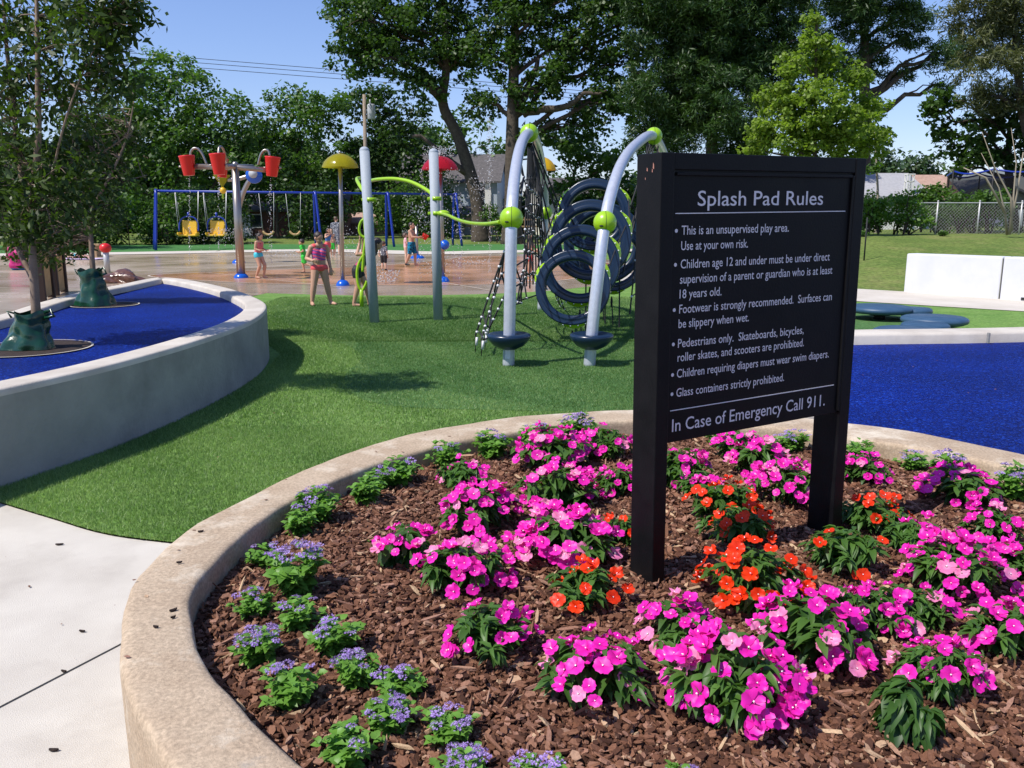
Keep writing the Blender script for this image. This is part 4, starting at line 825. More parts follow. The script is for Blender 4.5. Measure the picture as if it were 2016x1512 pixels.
# watering bags
def wbag(label, px, pyb, pyt, wb, wt, Y, lean, zb, seed):
    random.seed(seed); e = empty('tree_watering_bag', label, 'watering bag', (D(px,pyb,Y).x, Y, zb), 0, 'green watering bags round the young trees')
    H = (pyb-pyt)*Y/F; rb, rt = wb/2*Y/F, wt/2*Y/F; V = []; ns, nr = 48, 26
    for i in range(nr):
        t = i/(nr-1)
        r = (rb+(rt-rb)*min(1,t*1.25)**.75)*(1+.05*math.sin(t*9))
        for k in range(ns):
            a = 2*PI*k/ns; cr_ = 1+.10*math.sin(a*3+t*4+seed)+.06*math.sin(a*7-t*3+seed*2)*(1-t*.4)+.055*math.sin(t*15+1.6*math.sin(a*2+seed))*min(1,2.5*t)
            V.append((lean*t+r*cr_*math.cos(a), r*cr_*.85*math.sin(a), H*t*(1+.05*math.sin(a*3+seed))))
    Fq = [[i*ns+k, i*ns+(k+1) % ns, (i+1)*ns+(k+1) % ns, (i+1)*ns+k] for i in range(nr-1) for k in range(ns)]
    MB().add(V, Fq, True).build('bag_body', m_bag, e)
    mb = MB(); mb.tube([(lean+rt*.9,-.02,H*.98),(lean+rt*1.5,-.05,H*1.06),(lean+rt*1.7,-.05,H*.9),(lean+rt*1.0,-.03,H*.84)], .014, 6); mb.build('handle_strap', m_bag, e)
    mb = MB(); mb.tube([(lean-rt*.9,-.02,H*.95),(lean-rt*1.4,-.04,H*1.02),(lean-rt*1.1,-.05,H*.86)], .010, 6); mb.build('handle_strap', m_bag, e)
wbag('squat dark green watering bag at the base of the nearer young tree', 58, 690, 618, 98, 60, 7.05, .05, .53, 3)
wbag('crumpled tall green watering bag at the base of the slimmer young tree', 188, 603, 534, 74, 40, 10.7, -.02, .53, 5)
random.seed(21)
# ============================================================ NET CLIMBER
cl = empty('net_climber', 'rope climber with silver arches, lime balls and stacked dark blue rings', 'playground climber', (.9,12,0)); co = Vector(cl.location)
def W(l): return [Vector(p)-co for p in l]
A1 = [D(x,y,Y) for x,y,Y in [(1001,724,9.15),(1003,640,9.15),(1005,540,9.15),(1007,430,9.2),(1011,370,9.5),(1019,312,10.2),(1029,277,11.0),(1042,262,12.0),(1054,272,13.0),(1064,310,13.9),(1071,360,14.6),(1073,418,14.9),(1069,520,14.95),(1065,612,14.94)]]
A2 = [D(x,y,Y) for x,y,Y in [(1160,724,9.15),(1167,640,9.15),(1179,530,9.2),(1191,438,9.35),(1204,378,9.65),(1224,322,10.3),(1252,285,11.3),(1287,268,12.8)]]
ax = A2[-1]; A2 += [Vector((2*ax.x-p.x, 2*ax.y-p.y, p.z)) for p in A2[-2::-1]]
for A in (A1, A2): MB().tube(W(crom(A,6)), .066, 16).build('arch_tube', m_silver, cl)
def lball(p, r=.128, rz=0):
    mb = MB(); mb.ball(p-co, r, 24, 16); o = mb.build('ball_joint', m_lime, cl)
    g = MB(); k = 28; g.tube([p-co+Vector((.0, -math.cos(t)*r*1.002, math.sin(t)*r*1.002)) for t in np.linspace(-1.7,1.7,k)], .0025, 4); s_ = g.build('seam', m_dark, cl)
    g = MB(); c = p-co+Vector((-r*.35,-r*.86,-r*.28)); g.ball(c, (.03,.012,.010), 12, 6); g.build('bolt_slot', m_dark, cl)
for p in (A1[3], A1[7], A1[11], A2[3], A2[7], A2[-4]): lball(p)
def disc(p):
    prof = [(0,.0),(.10,-.005),(.17,.005),(.215,.012),(.238,.0),(.243,-.02),(.225,-.06),(.17,-.12),(.09,-.16),(.06,-.165)]
    MB().lathe(prof, p-co, 36).build('seat_disc', m_navy, cl)
disc(Vector((A1[0].x+.005, 9.15, .36))); disc(Vector((A2[0].x+.02, 9.15, .36)))
MB().add([(-.035,-.068,.10),(.02,-.069,.10),(.02,-.069,.22),(-.035,-.068,.22)],[[0,1,2,3]],False).build('sticker', m_bead, cl).location = Vector((A1[0].x,9.15,0))-co
rp = MB(); bd = MB()
def rope(a, b, r=.011, sag=0, n=6):
    pts = [a.lerp(b,i/n)-Vector((0,0,sag*math.sin(PI*i/n)))-co for i in range(n+1)]; rp.tube(pts, r, 6, False)
def bead(p, r=.018): bd.ball(p-co, r, 8, 6)
a1 = crom(A1,6); top = [a1[int(26+i*(len(a1)-34)/9)] for i in range(10)]
bot = [Vector((-.05,10.2,.55)).lerp(Vector((.62,14.5,.45)), i/9) for i in range(10)]
grid = []
for i in range(10):
    col_ = [top[i].lerp(bot[i], j/7)+Vector((.10*math.sin(i*1.3+j),.0,.03*math.sin(i+j*2))) for j in range(8)]
    col_[0] = top[i]; grid.append(col_)
    for j in range(7): rope(col_[j], col_[j+1])
    for j in range(1,8): bead(col_[j])
for j in range(1,8):
    for i in range(9): rope(grid[i][j], grid[i+1][j])
apex = A1[7]+Vector((0,0,-.1))
for k in range(9):
    b_ = D(1030+6.5*k, 560+4*(k % 3), 11.2+.35*k); t_ = D(1040+2.4*k, 290+3*k, 11.6+.12*k); rope(t_, b_); [bead(t_.lerp(b_, q_)) for q_ in (.28,.45,.6,.75,.9)]
    if k:
        for q_ in (.28,.45,.6,.75,.9): rope(pt_.lerp(pb_, q_), t_.lerp(b_, q_))
    pt_, pb_ = t_, b_
anch = [G(936,696), G(948,704), G(955,690), G(964,655)]
for k, a_ in enumerate(anch):
    s_ = grid[0][4+(k % 3)]; m_ = s_.lerp(a_, .55)+Vector((-.05,0,-.02)); rope(s_, m_); rope(m_, a_+Vector((0,0,.22)))
    rp.tube([a_+Vector((0,0,.22))-co, a_-co], .006, 5); bd.tube([a_+Vector((.02,0,.20))-co, a_+Vector((.012,0,.10))-co], .017, 6)
    for t in (.25,.5,.8): bead(s_.lerp(m_, t)); bead(m_.lerp(a_+Vector((0,0,.2)), t))
    if k: rope(anch[k-1].lerp(pm, .5), a_.lerp(m_, .5)); rope(anch[k-1].lerp(pm, .9), a_.lerp(m_, .9))
    pm = m_
# ropes running right inside the rings to the ground
for (x0,y0,Y0,x1,y1) in ((1068,470,13,1104,606),(1072,500,13,1112,612),(1078,540,12.6,1100,598),(1058,430,13,1085,575)):
    a_, b_ = D(x0,y0,Y0), G(x1,y1); rope(a_,b_); [bead(a_.lerp(b_,t)) for t in (.3,.5,.7,.85,.97)]
# rings
RG = [(1128,567,11.1,.49),(1143,521,11.5,.53),(1163,474,11.9,.56),(1170,424,12.5,.52),(1206,508,12.7,.50),(1188,480,13.3,.62)]
def ringmesh():
    mb = MB(); seg = 64; prof = []
    for i,(a,b) in enumerate([(-.17,-.07),(-.155,-.095),(-.09,-.105),(-.08,-.095),(-.03,-.12),(.0,-.115),(.005,-.03),(.005,.05),(.0,.115),(-.03,.12),(-.155,.095),(-.17,.07),(-.175,0)]): prof.append((1+a*1.5, b*1.1))
    V = [(p[0]*math.cos(2*PI*k/seg), p[1]*1.6, p[0]*math.sin(2*PI*k/seg)) for p in prof for k in range(seg)]; n_ = len(prof)
    return mb.add(V, [[i*seg+k, i*seg+(k+1) % seg, ((i+1) % n_)*seg+(k+1) % seg, ((i+1) % n_)*seg+k] for i in range(n_) for k in range(seg)], True)
rm = ringmesh().build('climbing_ring', m_navy, cl); rme = rm.data
def clampmesh():
    mb = MB(); V = []; k_ = 9; 
    for i in range(k_):
        t = -.34+.68*i/(k_-1); h = .015+.075*math.cos(t/.34*PI/2)
        for (rr,y) in ((.985,-.20),(1.0+h,-.09),(1.0+h,.09),(.985,.20)): V.append((rr*math.cos(t), y, rr*math.sin(t)))
    mb.add(V, [[i*4+j, (i+1)*4+j, (i+1)*4+j+1, i*4+j+1] for i in range(k_-1) for j in range(3)]+[[0,1,2,3],[(k_-1)*4+3,(k_-1)*4+2,(k_-1)*4+1,(k_-1)*4]], False)
    for t in (-.3,-.1,.1,.3): mb.mi = 1; mb.ball((1.02*math.cos(t), -.175, 1.02*math.sin(t)), .02, 6, 4)
    return mb
cm = clampmesh().build('ring_clamp', [m_lime, m_bead], cl).data
first = True
for i,(x,y,Y,r) in enumerate(RG):
    c = D(x,y,Y); o = rm if i == 0 else link('climbing_ring', rme, cl); o.location = c-co; o.scale = (r,r*.9,r); o.rotation_euler = (R(-8), R(random.uniform(-6,6)), R(-8+4*(i > 3)))
    for a in (R(152), R(28), R(270)):
        q = [k for k in cl.children if k.name == 'ring_clamp'][0] if first else link('ring_clamp', cm, cl); first = False
        q.location = c-co; q.scale = o.scale; q.rotation_euler = (Matrix(o.rotation_euler.to_matrix()) @ Matrix.Rotation(-a,3,'Y')).to_euler()
    b_ = c+Vector((0,0,-r*1.15)); rp.tube([b_-co, b_+Vector((0,0,-.06))-co, b_+Vector((0,0,-.10))-co, b_+Vector((0,0,-.16))-co], [.008,.018,.018,.008], 6); rope(b_, Vector((b_.x+.03,b_.y,0)), .009)
    if i: 
        pc = D(*RG[i-1][:3]); pr = RG[i-1][3]
        for s_ in (-1,1): rope(pc+Vector((s_*pr*.95,0,pr*.55)), c+Vector((s_*r*.95,0,r*.55)), .010)
for (x0,y0,Y0,x1,y1,Y1) in ((1046,285,12,1104,438,12.3),(1050,283,12,1112,430,12.4),(1045,290,12,1092,478,12),(1048,290,12,1083,516,11.6),(1282,280,12.8,1240,410,12.3),(1290,280,12.8,1236,470,12.2),(1284,282,12.8,1226,540,11.8),(1278,275,12.8,1248,450,12.6)):
    rope(D(x0,y0,Y0), D(x1,y1,Y1), .012)
for x,y in ((1184,612),(1191,640),(1153,654),(1219,648),(1180,560)): rope(G(x,y), G(x,y)+Vector((0,.1,.75)), .011)
# right part of the net, partly behind the sign
a2 = crom(A2,6); tp2 = [a2[int(40+i*(len(a2)-52)/7)] for i in range(8)]
for i,p in enumerate(tp2):
    q = Vector((p.x*.75+.2, p.y*.9+.6, .3)); rope(p, q); [bead(p.lerp(q,t)) for t in (.3,.5,.7,.9)]
    if i: [rope(tp2[i-1].lerp(pq,t), p.lerp(q,t)) for t in (.3,.5,.7,.9)]
    pq = q
rp.build('rope_net', m_rope, cl); bd.build('rope_clips', m_bead, cl)

# ============================================================ GREEN ARCH + GREY POSTS
P1, P2 = G(738,637), G(863,632); hp = 2.62
ar = empty('arch_climber', 'lime green looping bars held by two tall grey posts', 'playground climber', P1); ao = Vector(P1)
for P_ in (P1, P2):
    tilt = Vector((-.075 if P_ is P1 else -.03, 0, hp)); MB().tube([P_-ao-Vector((0,0,.1)), P_-ao+tilt], .075, 20).ball(P_-ao+tilt, (.075,.075,.06), 20, 10).build('post', m_grey, ar)
def px(l): return [D(x,y,Y)-ao for x,y,Y in l]
def band(x,y,Y,r=.088):
    c = D(x,y,Y)-ao; MB().lathe([(r*.9,-.03),(r,-.03),(r,.03),(r*.9,.03)], c, 20).box(c+Vector((-.11,0,0)), (.06,.05,.045), bev=.01).build('clamp', m_lime, ar)
band(730,393,P1.y); band(859,391,P2.y); band(860,420,P2.y)
mt = lambda pts, r=.03, n=6: MB().tube(crom(pts,n), r, 10).build('green_bar', m_lime, ar)
mt(px([(727,394,13.1),(718,380,13.3),(706,361,13.6),(703,352,14),(712,351,14.6),(724,356,14.9),(745,353,14.4),(775,352,14.1),(805,357,13.9),(830,368,13.7),(848,380,13.5),(857,391,13.4)]))
mt(px([(716,358,14.8),(717,400,15.2),(718,440,15.4),(720,465,15.4),(716,500,15.4),(714,535,15.4)]), .028)
mt(px([(719,430,15.4),(711,436,15.4),(707,450,15.4),(710,462,15.4),(718,468,15.4)]), .024)
mt(px([(718,500,15.4),(708,515,15.4),(703,535,15.4),(705,558,15.4),(712,572,15.4),(720,560,15.4),(722,553,15.4)]), .026)
MB().tube(px([(712,570,15.4),(712,606,15.45)]), .038, 8).build('foot_plate', m_lime, ar)
mt([p-ao for p in [D(866,420,13.4), D(880,423,12.8), D(900,432,12), D(925,439,11), D(955,441,10), D(985,437,9.35)]], .024)
MB().ball(D(873,420,13.3)-ao, (.10,.05,.05), 12, 8).build('bar_socket', m_lime, ar)

# ============================================================ WATER FEATURES
def base_dome(p, r, e, mat=None): MB().lathe([(r,0),(r,.02),(r*.95,.06),(r*.7,.12),(r*.3,.155),(0,.16)], p, 24).build('base_cover', mat or m_bb, e)
dm = empty('bucket_tower', 'steel mast with four red tipping buckets over the splash pad', 'water feature', G(475,548)); do = Vector(dm.location); Yd = do.y
q = lambda x,y,dy=0: D(x,y,Yd+dy)-do
tpz = q(463,328); MB().tube([(0,0,0),tpz], [.12,.10], 20).build('mast', m_steel, dm); base_dome((0,0,0), .20, dm)
MB().ball(q(463,324), .085, 16, 10).build('hub', m_steel, dm)
MB().tube([q(385,328), q(463,329), q(528,335)], .07, 14).build('cross_arm', m_steel, dm)
MB().tube([q(430,328,-1.2), q(463,328), q(497,329,1.1)], .07, 14).build('cross_arm', m_steel, dm)
def bucket(c, r, tilt, sp):
    rot = Matrix.Rotation(tilt,4,'Y')
    o = MB().lathe([(0,-.26),(r*.68,-.26),(r*.7,-.25),(r*.98,.22),(r*1.04,.25),(r*.98,.26),(r*.92,.2),(r*.66,-.22),(0,-.22)], c, 24, rot=rot).build('bucket', m_red, dm)
    for s_ in (-1,1): MB().tube([c+Vector((s_*r*1.2,0,-.03)), c+Vector((s_*r*.8,0,-.03))], .028, 8).build('pivot', m_steel, dm)
bucket(q(370,326), .21, R(-4), 0); bucket(q(536,328), .205, R(6), 0); bucket(q(430,323,-1.3), .20, R(-3), 0); bucket(q(437,331,1.3), .18, R(3), 0)
for l in ([(407,324,0),(399,305,0),(391,294,0),(382,292,0),(376,298,0),(375,306,0)],[(508,325,0),(513,305,0),(520,296,0),(528,297,0),(531,307,0)],[(447,324,-.5),(443,305,-.8),(438,291,-1.0),(432,290,-1.2),(430,304,-1.3)]):
    MB().tube(crom([q(*a) for a in l],5), .032, 10).build('spout_pipe', m_steel, dm)
sn = empty('water_spinner', 'curved steel water spinner with blue hub and yellow funnel behind the bucket mast', 'water feature', G(470,518)); so = Vector(sn.location); Ys = so.y
q2 = lambda x,y,dy=0: D(x,y,Ys+dy)-so
MB().tube(crom([q2(470,517),q2(468,470),q2(468,430),q2(474,395),q2(484,368),q2(498,345)],5), .09, 12).build('curved_post', m_steel, sn)
MB().tube(crom([q2(448,354),q2(470,352),q2(496,344)],5), .075, 12).build('spout_arm', m_steel, sn)
MB().lathe([(0,-.08),(.28,-.05),(.30,0),(.28,.05),(0,.08)], q2(500,345), 28, rot=Matrix.Rotation(PI/2,4,'X') @ Matrix.Rotation(.35,4,'Y')).build('hub_disc', m_bb, sn)
MB().lathe([(0,-.03),(.16,-.02),(.16,.02),(0,.03)], q2(498,342,-.12), 24, rot=Matrix.Rotation(PI/2,4,'X')).build('hub_cap', m_tank, sn)
MB().lathe([(.02,-.52),(.05,-.28),(.30,.08),(.31,.10),(.27,.09),(.03,-.26)], q2(437,350), 20).build('funnel', m_yelt, sn)
MB().ball(q2(439,375), .12, 14, 10).build('funnel_ball', m_yelo, sn); MB().tube([q2(438,358),q2(439,392)], .035, 8).build('funnel_stem', m_lime, sn)
base_dome((0,0,0), .24, sn)
def umbrella(label, base, px_, ytop, rpx, mat, pole, Y, name='spray_umbrella', h=.36, pr=.052):
    e = empty(name, label, 'spray umbrella', base); o_ = Vector(base); t = D(px_, ytop, Y)-o_; r = rpx*Y/F
    MB().tube([(0,0,0), t], pr, 14).build('pole', pole, e); base_dome((0,0,0), .165, e)
    seg = 40; V = []; prof = [(.0,0),(.2,-.01),(.45,-.06),(.68,-.15),(.86,-.26),(.97,-.38),(1.0,-.44)]
    for k_,(pr_,pz) in enumerate(prof):
        for k in range(seg): 
            a = 2*PI*k/seg; sc = 1-.035*abs(math.cos(a*5))*pr_; V.append((t.x+r*pr_*sc*math.cos(a), t.y+r*pr_*sc*math.sin(a), t.z+pz*h*4.7*r))
    MB().add(V, [[i*seg+k, i*seg+(k+1) % seg, (i+1)*seg+(k+1) % seg, (i+1)*seg+k] for i in range(len(prof)-1) for k in range(seg)], True).build('canopy', mat, e)
    MB().ball(t+Vector((0,0,.03)), .035, 10, 8).build('finial', m_steel, e); return e
umbrella('yellow translucent spray umbrella on a steel pole', G(675,563), 669, 302, 35, m_yelt, m_steel, G(675,563).y)
u = umbrella('red translucent spray umbrella behind the second grey post', G(873,556), 866, 307, 36, m_redt, m_steel, G(873,556).y, h=.34)
MB().ball(D(875,482,G(873,556).y)-u.location, .13, 16, 10).build('spray_button', m_bb, u)
b_ = Vector((.93,26,0)); umbrella('amber spray canopy partly hidden behind the rope net', b_, 1067, 309, 28, m_yel, m_steel, 26, h=.42)
e = empty('spray_post', 'short steel spray post with blue base behind the boy with the red pail', 'water feature', G(822,509)); MB().tube([(0,0,0),(-.03,0,1.33)], .06, 12).build('post', m_steel, e); base_dome((0,0,0), .30, e)
e = empty('spray_bollard', 'grey bollard with dark red ball top at the left end of the pad', 'water feature', G(212,537)); MB().tube([(0,0,0),(0,0,.72)], .085, 14).build('post', m_galv, e)
MB().lathe([(.0,.62),(.10,.62),(.16,.68),(.17,.76),(.15,.83),(.08,.88),(0,.90)], (0,0,0), 16).build('ball_top', m_red, e)

# ============================================================ SWINGS
B0, B1 = D(306,376,45.2), D(900,383,52.6); sw = empty('swing_set', 'long blue swing frame with four leg pairs behind the splash pad', 'swing set', (B0.x,B0.y,0)); wo = Vector(sw.location)
MB().tube([B0-wo, B1-wo], .065, 12).build('top_beam', m_swb, sw)
bd_ = (B1-B0).normalized(); bn = Vector((-bd_.y, bd_.x, 0))
for x in (306,619,762,896):
    t = (D(x,376+(x-306)*.0118,1).x/D(x,376,1).y); # intersect beam with pixel column
    s_ = min(range(401), key=lambda k: abs((B0.lerp(B1,k/400).x)*F/((B0.lerp(B1,k/400).y*cp+(CAMH-B0.lerp(B1,k/400).z)*sp))+1008-x)); c = B0.lerp(B1,s_/400)
    for sg_ in (-1,1):
        f = Vector((c.x,c.y,0))+bn*sg_*.75+bd_*(-.25 if x == 306 else .1)
        MB().tube(crom([c-wo-bd_*.0+Vector((0,0,0)), c-wo+bn*sg_*.12+Vector((0,0,-.03)), c-wo+bn*sg_*.22+Vector((0,0,-.2)), f-wo],4), .075, 10).build('leg', m_swb, sw)
def at_beam(x):
    s_ = min(range(801), key=lambda k: abs((B0.lerp(B1,k/800).x)*F/((B0.lerp(B1,k/800).y*cp+(CAMH-B0.lerp(B1,k/800).z)*sp))+1008-x)); return B0.lerp(B1,s_/800)
for x,lab in ((367,'yellow high-back harness swing seat nearest the left leg'),(423,'yellow high-back harness swing seat next to the bucket tower')):
    c = at_beam(x); zb = D(x,468,c.y).z; e = empty('harness_swing', lab, 'swing seat', (c.x,c.y,zb), 0, 'yellow swing seats'); H_ = c.z-zb
    e.scale = (1.22,1,1.0)
    MB().box((0,.05,.52),(.66,.07,.80), bev=.03, rot=Matrix.Rotation(-.12,4,'X')).build('seat_back', m_yelo, e)
    MB().box((0,-.16,.13),(.84,.42,.10), bev=.04).box((-.39,-.2,.22),(.10,.42,.14), bev=.03).box((.39,-.2,.22),(.10,.42,.14), bev=.03).box((0,-.34,.16),(.08,.06,.20), bev=.02).build('seat', m_yelo, e)
    MB().tube(crom([(-.42,-.1,.35),(-.40,-.02,.8),(-.25,0,1.05),(0,0,1.12),(.25,0,1.05),(.40,-.02,.8),(.42,-.1,.35)],4), .035, 8).tube([(0,0,1.1),(0,0,1.35)], .05, 8).build('harness_bar', m_swb, e)
    mb = MB()
    for s_ in (-1,1): mb.tube([(s_*.40,0,.9),(s_*.50,0,H_)], .014, 5).tube([(s_*.42,-.2,.5),(s_*.52,0,H_)], .014, 5)
    mb.build('chain', m_galv, e)
for x,lab in ((524,'tan belt swing seat behind the girl in turquoise bottoms'),(577,'tan belt swing seat above the green boy')):
    c = at_beam(x); zb = D(x,461,c.y).z; e = empty('belt_swing', lab, 'swing seat', (c.x,c.y,zb), 0, 'belt swings'); H_ = c.z-zb
    MB().tube(crom([(-.30,0,.16),(-.18,0,.02),(0,0,-.03),(.18,0,.02),(.30,0,.16)],4), .07, 8).build('seat', m_tan, e)
    MB().tube([(-.30,0,.16),(-.42,0,H_)], .014, 5).tube([(.30,0,.16),(.42,0,H_)], .014, 5).build('chain', m_galv, e)

# ============================================================ STEPPING PADS (right)
for i,(x,y,r_,zt,lab) in enumerate([(1733,602,.50,.23,'large blue stepping pad nearest the sign'),(1797,606,.30,.20,'small blue stepping pad between the two large ones'),(1840,623,.46,.21,'large blue stepping pad farthest right'),(1822,636,.32,.18,'small blue stepping pad in front of the rightmost one'),(1797,648,.50,.17,'large blue stepping pad cut off by the concrete kerb')]):
    p = G(x,y,zt); e = empty('stepping_pad', lab, 'stepping pad', (p.x,p.y,0), 0, 'blue stepping pads on the turf')
    MB().lathe([(0,zt),(r_*.80,zt),(r_*.84,zt-.006),(r_*.88,zt),(r_*.97,zt-.02),(r_,zt-.05),(r_*.97,zt-.085),(r_*.85,zt-.11),(r_*.3,zt-.12),(0,zt-.12)], (0,0,0), 40).build('pad_top', m_pad, e)
    MB().tube([(0,0,0),(0,0,zt-.1)], .09, 14).lathe([(.16,zt-.15),(.16,zt-.12),(0,zt-.11)], (0,0,0), 16).build('stem', m_rope, e)
# ============================================================ LEFT SIDE: timber screen, rock
for (x0,x1,yb,yt,Y,lab) in ((84,103,592,503,16.6,'timber screen panel with an orange tan board behind the near young tree'),(110,128,580,497,17.9,'timber screen panel with a pale tan board, farther one')):
    e = empty('screen_panel', lab, 'screen panel', (D(x0,yb,Y).x,Y,0), 0, 'timber screen panels at the left'); o_ = Vector(e.location)
    a_, b_ = D(x0,yb,Y)-o_, D(x1,yb,Y+1.0)-o_; a_.z = b_.z = 0; dr = (b_-a_).normalized(); L_ = (b_-a_).length; H_ = (yb-yt)*Y/F; rz = math.atan2(dr.y,dr.x)
    c = (a_+b_)/2; MB().box((c.x,c.y,H_*.5),(L_*.9,.05,H_*.86), rz=rz, bev=.01).build('board', m_tan, e)
    for p_ in (a_, b_): MB().box((p_.x,p_.y,H_*.55),(.14,.14,H_*1.15), rz=rz, bev=.01).build('post', m_brown, e)
    MB().box((c.x,c.y,H_*1.06),(L_,.16,.10), rz=rz, bev=.01).build('top_beam', m_brown, e)
p = G(238,556); bm = bmesh.new(); bmesh.ops.create_icosphere(bm, subdivisions=4, radius=1)
for v in bm.verts:
    n_ = 1+.16*math.sin(v.co.x*5+v.co.y*3)+.1*math.sin(v.co.z*9+v.co.x*7)+.06*math.sin(v.co.y*17); v.co = Vector((v.co.x*.62*n_, v.co.y*.5*n_, max(-.05,v.co.z*.30*n_)))
me = bpy.data.meshes.new('boulder'); bm.to_mesh(me); bm.free(); me.materials.append(m_rock); o = link('boulder', me); o.location = p; tag(o, 'wet dark red boulder behind the raised bed at the left', 'boulder')

# ============================================================ BUILDINGS
def house(label, cx, Y, wd, dp, zb, he, hr, wall, roof, rz=0, name='house', wins=(), over=.4, gable=None):
    e = empty(name, label, 'house', (cx,Y,zb), rz)
    MB().box((0,0,he/2-.3),(wd,dp,he+.6)).build('wall', wall, e)
    w2, d2 = wd/2+over, dp/2+over; s = hr/d2*over
    mb = MB(); mb.add([(-w2,-d2,he-.05),(w2,-d2,he-.05),(w2,0,he+hr),(-w2,0,he+hr),(-w2,d2,he-.05),(w2,d2,he-.05),(-w2,-d2,he-.2),(w2,-d2,he-.2),(w2,d2,he-.2),(-w2,d2,he-.2),(w2,0,he+hr-.16),(-w2,0,he+hr-.16)],
      [[0,1,2,3],[3,2,5,4],[6,7,1,0],[5,8,9,4],[1,7,10,2],[2,10,8,5],[0,3,11,6],[3,4,9,11],[7,6,11,10],[9,8,10,11]],False).build('roof', roof, e)
    for sx in (-1,1): MB().add([(sx*wd/2,-dp/2,he),(sx*wd/2,dp/2,he),(sx*wd/2,0,he+hr-.25)],[[0,1,2]],False).build('gable', gable or wall, e)
    for (x,z,w_,h_) in wins:
        f = MB().box((x,-dp/2-.02,z),(w_+.16,.06,h_+.16)).build('window', m_sidw, e); MB().box((x,-dp/2-.055,z),(w_,.02,h_)).build('pane', m_glass, f)
    return e
hb = house('two storey grey blue house with dark roof behind the leaning tree', D(915,400,72).x-1.0, 76, 8.2, 7, .3, 4.5, 2.4, m_sidb, m_roofd, R(-6), wins=[(2.5,3.6,1.4,1.0),(-1.5,3.6,1.2,1.0)])
MB().box((3.35,-3.6,2.2),(.5,.12,4.4)).build('corner_board', m_sidw, hb)
MB().box((1.8,-4.6,2.0),(3.6,2.2,.16), rot=Matrix.Rotation(.32,4,'X')).build('lean_to_roof', m_roofd, hb)
MB().box((2.4,-5.6,1.35),(5.0,.12,.22)).box((.2,-5.6,.4),(.14,.14,2.0)).box((4.8,-5.6,.4),(.14,.14,2.0)).build('deck_rail', m_wood, hb)
h2 = house('low dark brick house under the trees behind the swings', D(555,430,66).x, 70, 8.5, 6, .3, 2.1, 1.5, m_brick, m_roofd, R(4), wins=[(-2.6,1.2,1.0,.9),(2.2,1.2,1.2,.9)])
MB().box((-3.4,-3.08,1.0),(1.0,.08,2.0)).build('door', m_sidw, h2)
house('pale pinkish building glimpsed beside the yellow umbrella pole', D(712,440,72).x, 75, 3.4, 4, .4, 1.0, .8, m_roofb, m_roofb, 0, wins=[(0,.6,.8,.4)])
house('white sided house seen through the net climber', D(1098,400,70).x, 74, 3.6, 6, .4, 3.4, 1.3, m_sidw, m_roofd, R(10), wins=[(.6,1.6,1.0,1.0)])
h5 = house('house with a long grey shingle roof behind the hedge', D(1668,380,52).x, 52, 6.4, 6, 1.2, 1.75, 1.4, m_sidw, m_roofg, R(0), wins=[(0,1.0,1.4,.8)])
MB().box((2.0,-3.1,1.5),(2.0,.6,.4), rot=Matrix.Rotation(0,4,'Y')).build('porch_gable', m_roofd, h5)
house('house with a brown shingle roof right of the lattice chimney', D(1818,380,51).x, 53, 3.6, 4, 1.2, 1.75, 1.35, m_sidw, m_roofb, R(0), wins=[(0,1.0,1.2,.8)])
h6 = house('pale green gabled house behind the trampoline net', D(1930,380,58).x, 60, 7, 6.5, 1.2, 1.5, 1.6, m_tank, m_roofg, R(90), wins=(), gable=m_sidw)
mb = MB(); c = D(1788,383,49)
e = empty('lattice_chimney', 'white wooden lattice tower between the grey and brown roofs', 'chimney', (c.x,c.y,1.4)); H_ = c.z-1.4+1.15
for sx in (-1,1):
    for sy in (-1,1): mb.box((sx*.17,sy*.17,H_/2),(.06,.06,H_))
mb.box((0,0,H_-.03),(.44,.44,.06)); mb.box((0,0,H_-.42),(.40,.40,.05)); mb.build('frame', m_sidw, e); mb = MB()
for k in range(8):
    z = H_-.55-k*.16
    for s_ in (-1,1): mb.box((0,-.175,z),(.5,.015,.03), rot=Matrix.Rotation(s_*.785,4,'Y'))
mb.build('lattice', m_sidw, e)
# trampoline with net
def netmat():
    m, nt, out = NT('black_safety_net'); L = nt.links.new; tc = nd(nt,'TexCoord').outputs['Object']
    d = nd(nt,'BsdfDiffuse'); d.inputs[0].default_value = (.012,.012,.014,1); t = nd(nt,'BsdfTransparent'); mx = nd(nt,'MixShader'); mx.inputs[0].default_value = .62
    L(t.outputs[0],mx.inputs[1]); L(d.outputs[0],mx.inputs[2]); L(mx.outputs[0],out.inputs[0]); return m
Yt = 39; c = D(1962,380,Yt); e = empty('trampoline', 'big trampoline with black safety net beyond the fence at the right', 'trampoline', (c.x+.6,Yt,terr(c.x,Yt))); zt = c.z-e.location.z+.95; zn = zt-1.55; rt_ = 2.6; n_ = 8
V = []; 
for k in range(48):
    a = 2*PI*k/48; dip = .16*abs(math.sin(a*4)); V += [(rt_*math.cos(a),rt_*math.sin(a),zt-dip),(rt_*math.cos(a),rt_*math.sin(a),zn)]
MB().add(V, [[2*k,2*((k+1)%48),2*((k+1)%48)+1,2*k+1] for k in range(48)], True).build('net', netmat(), e)
for k in range(n_): a = 2*PI*k/n_; MB().tube([(rt_*1.02*math.cos(a),rt_*1.02*math.sin(a),0),(rt_*1.02*math.cos(a),rt_*1.02*math.sin(a),zt+.12)], .035, 6).build('pole', m_rope, e)
MB().lathe([(0,zn),(rt_,zn),(rt_,zn-.12),(0,zn-.05)], (0,0,0), 40).build('bed', m_rope, e)
MB().tube([V[2*k] for k in range(48)]+[V[0]], .04, 6).build('top_rim', m_swb, e)
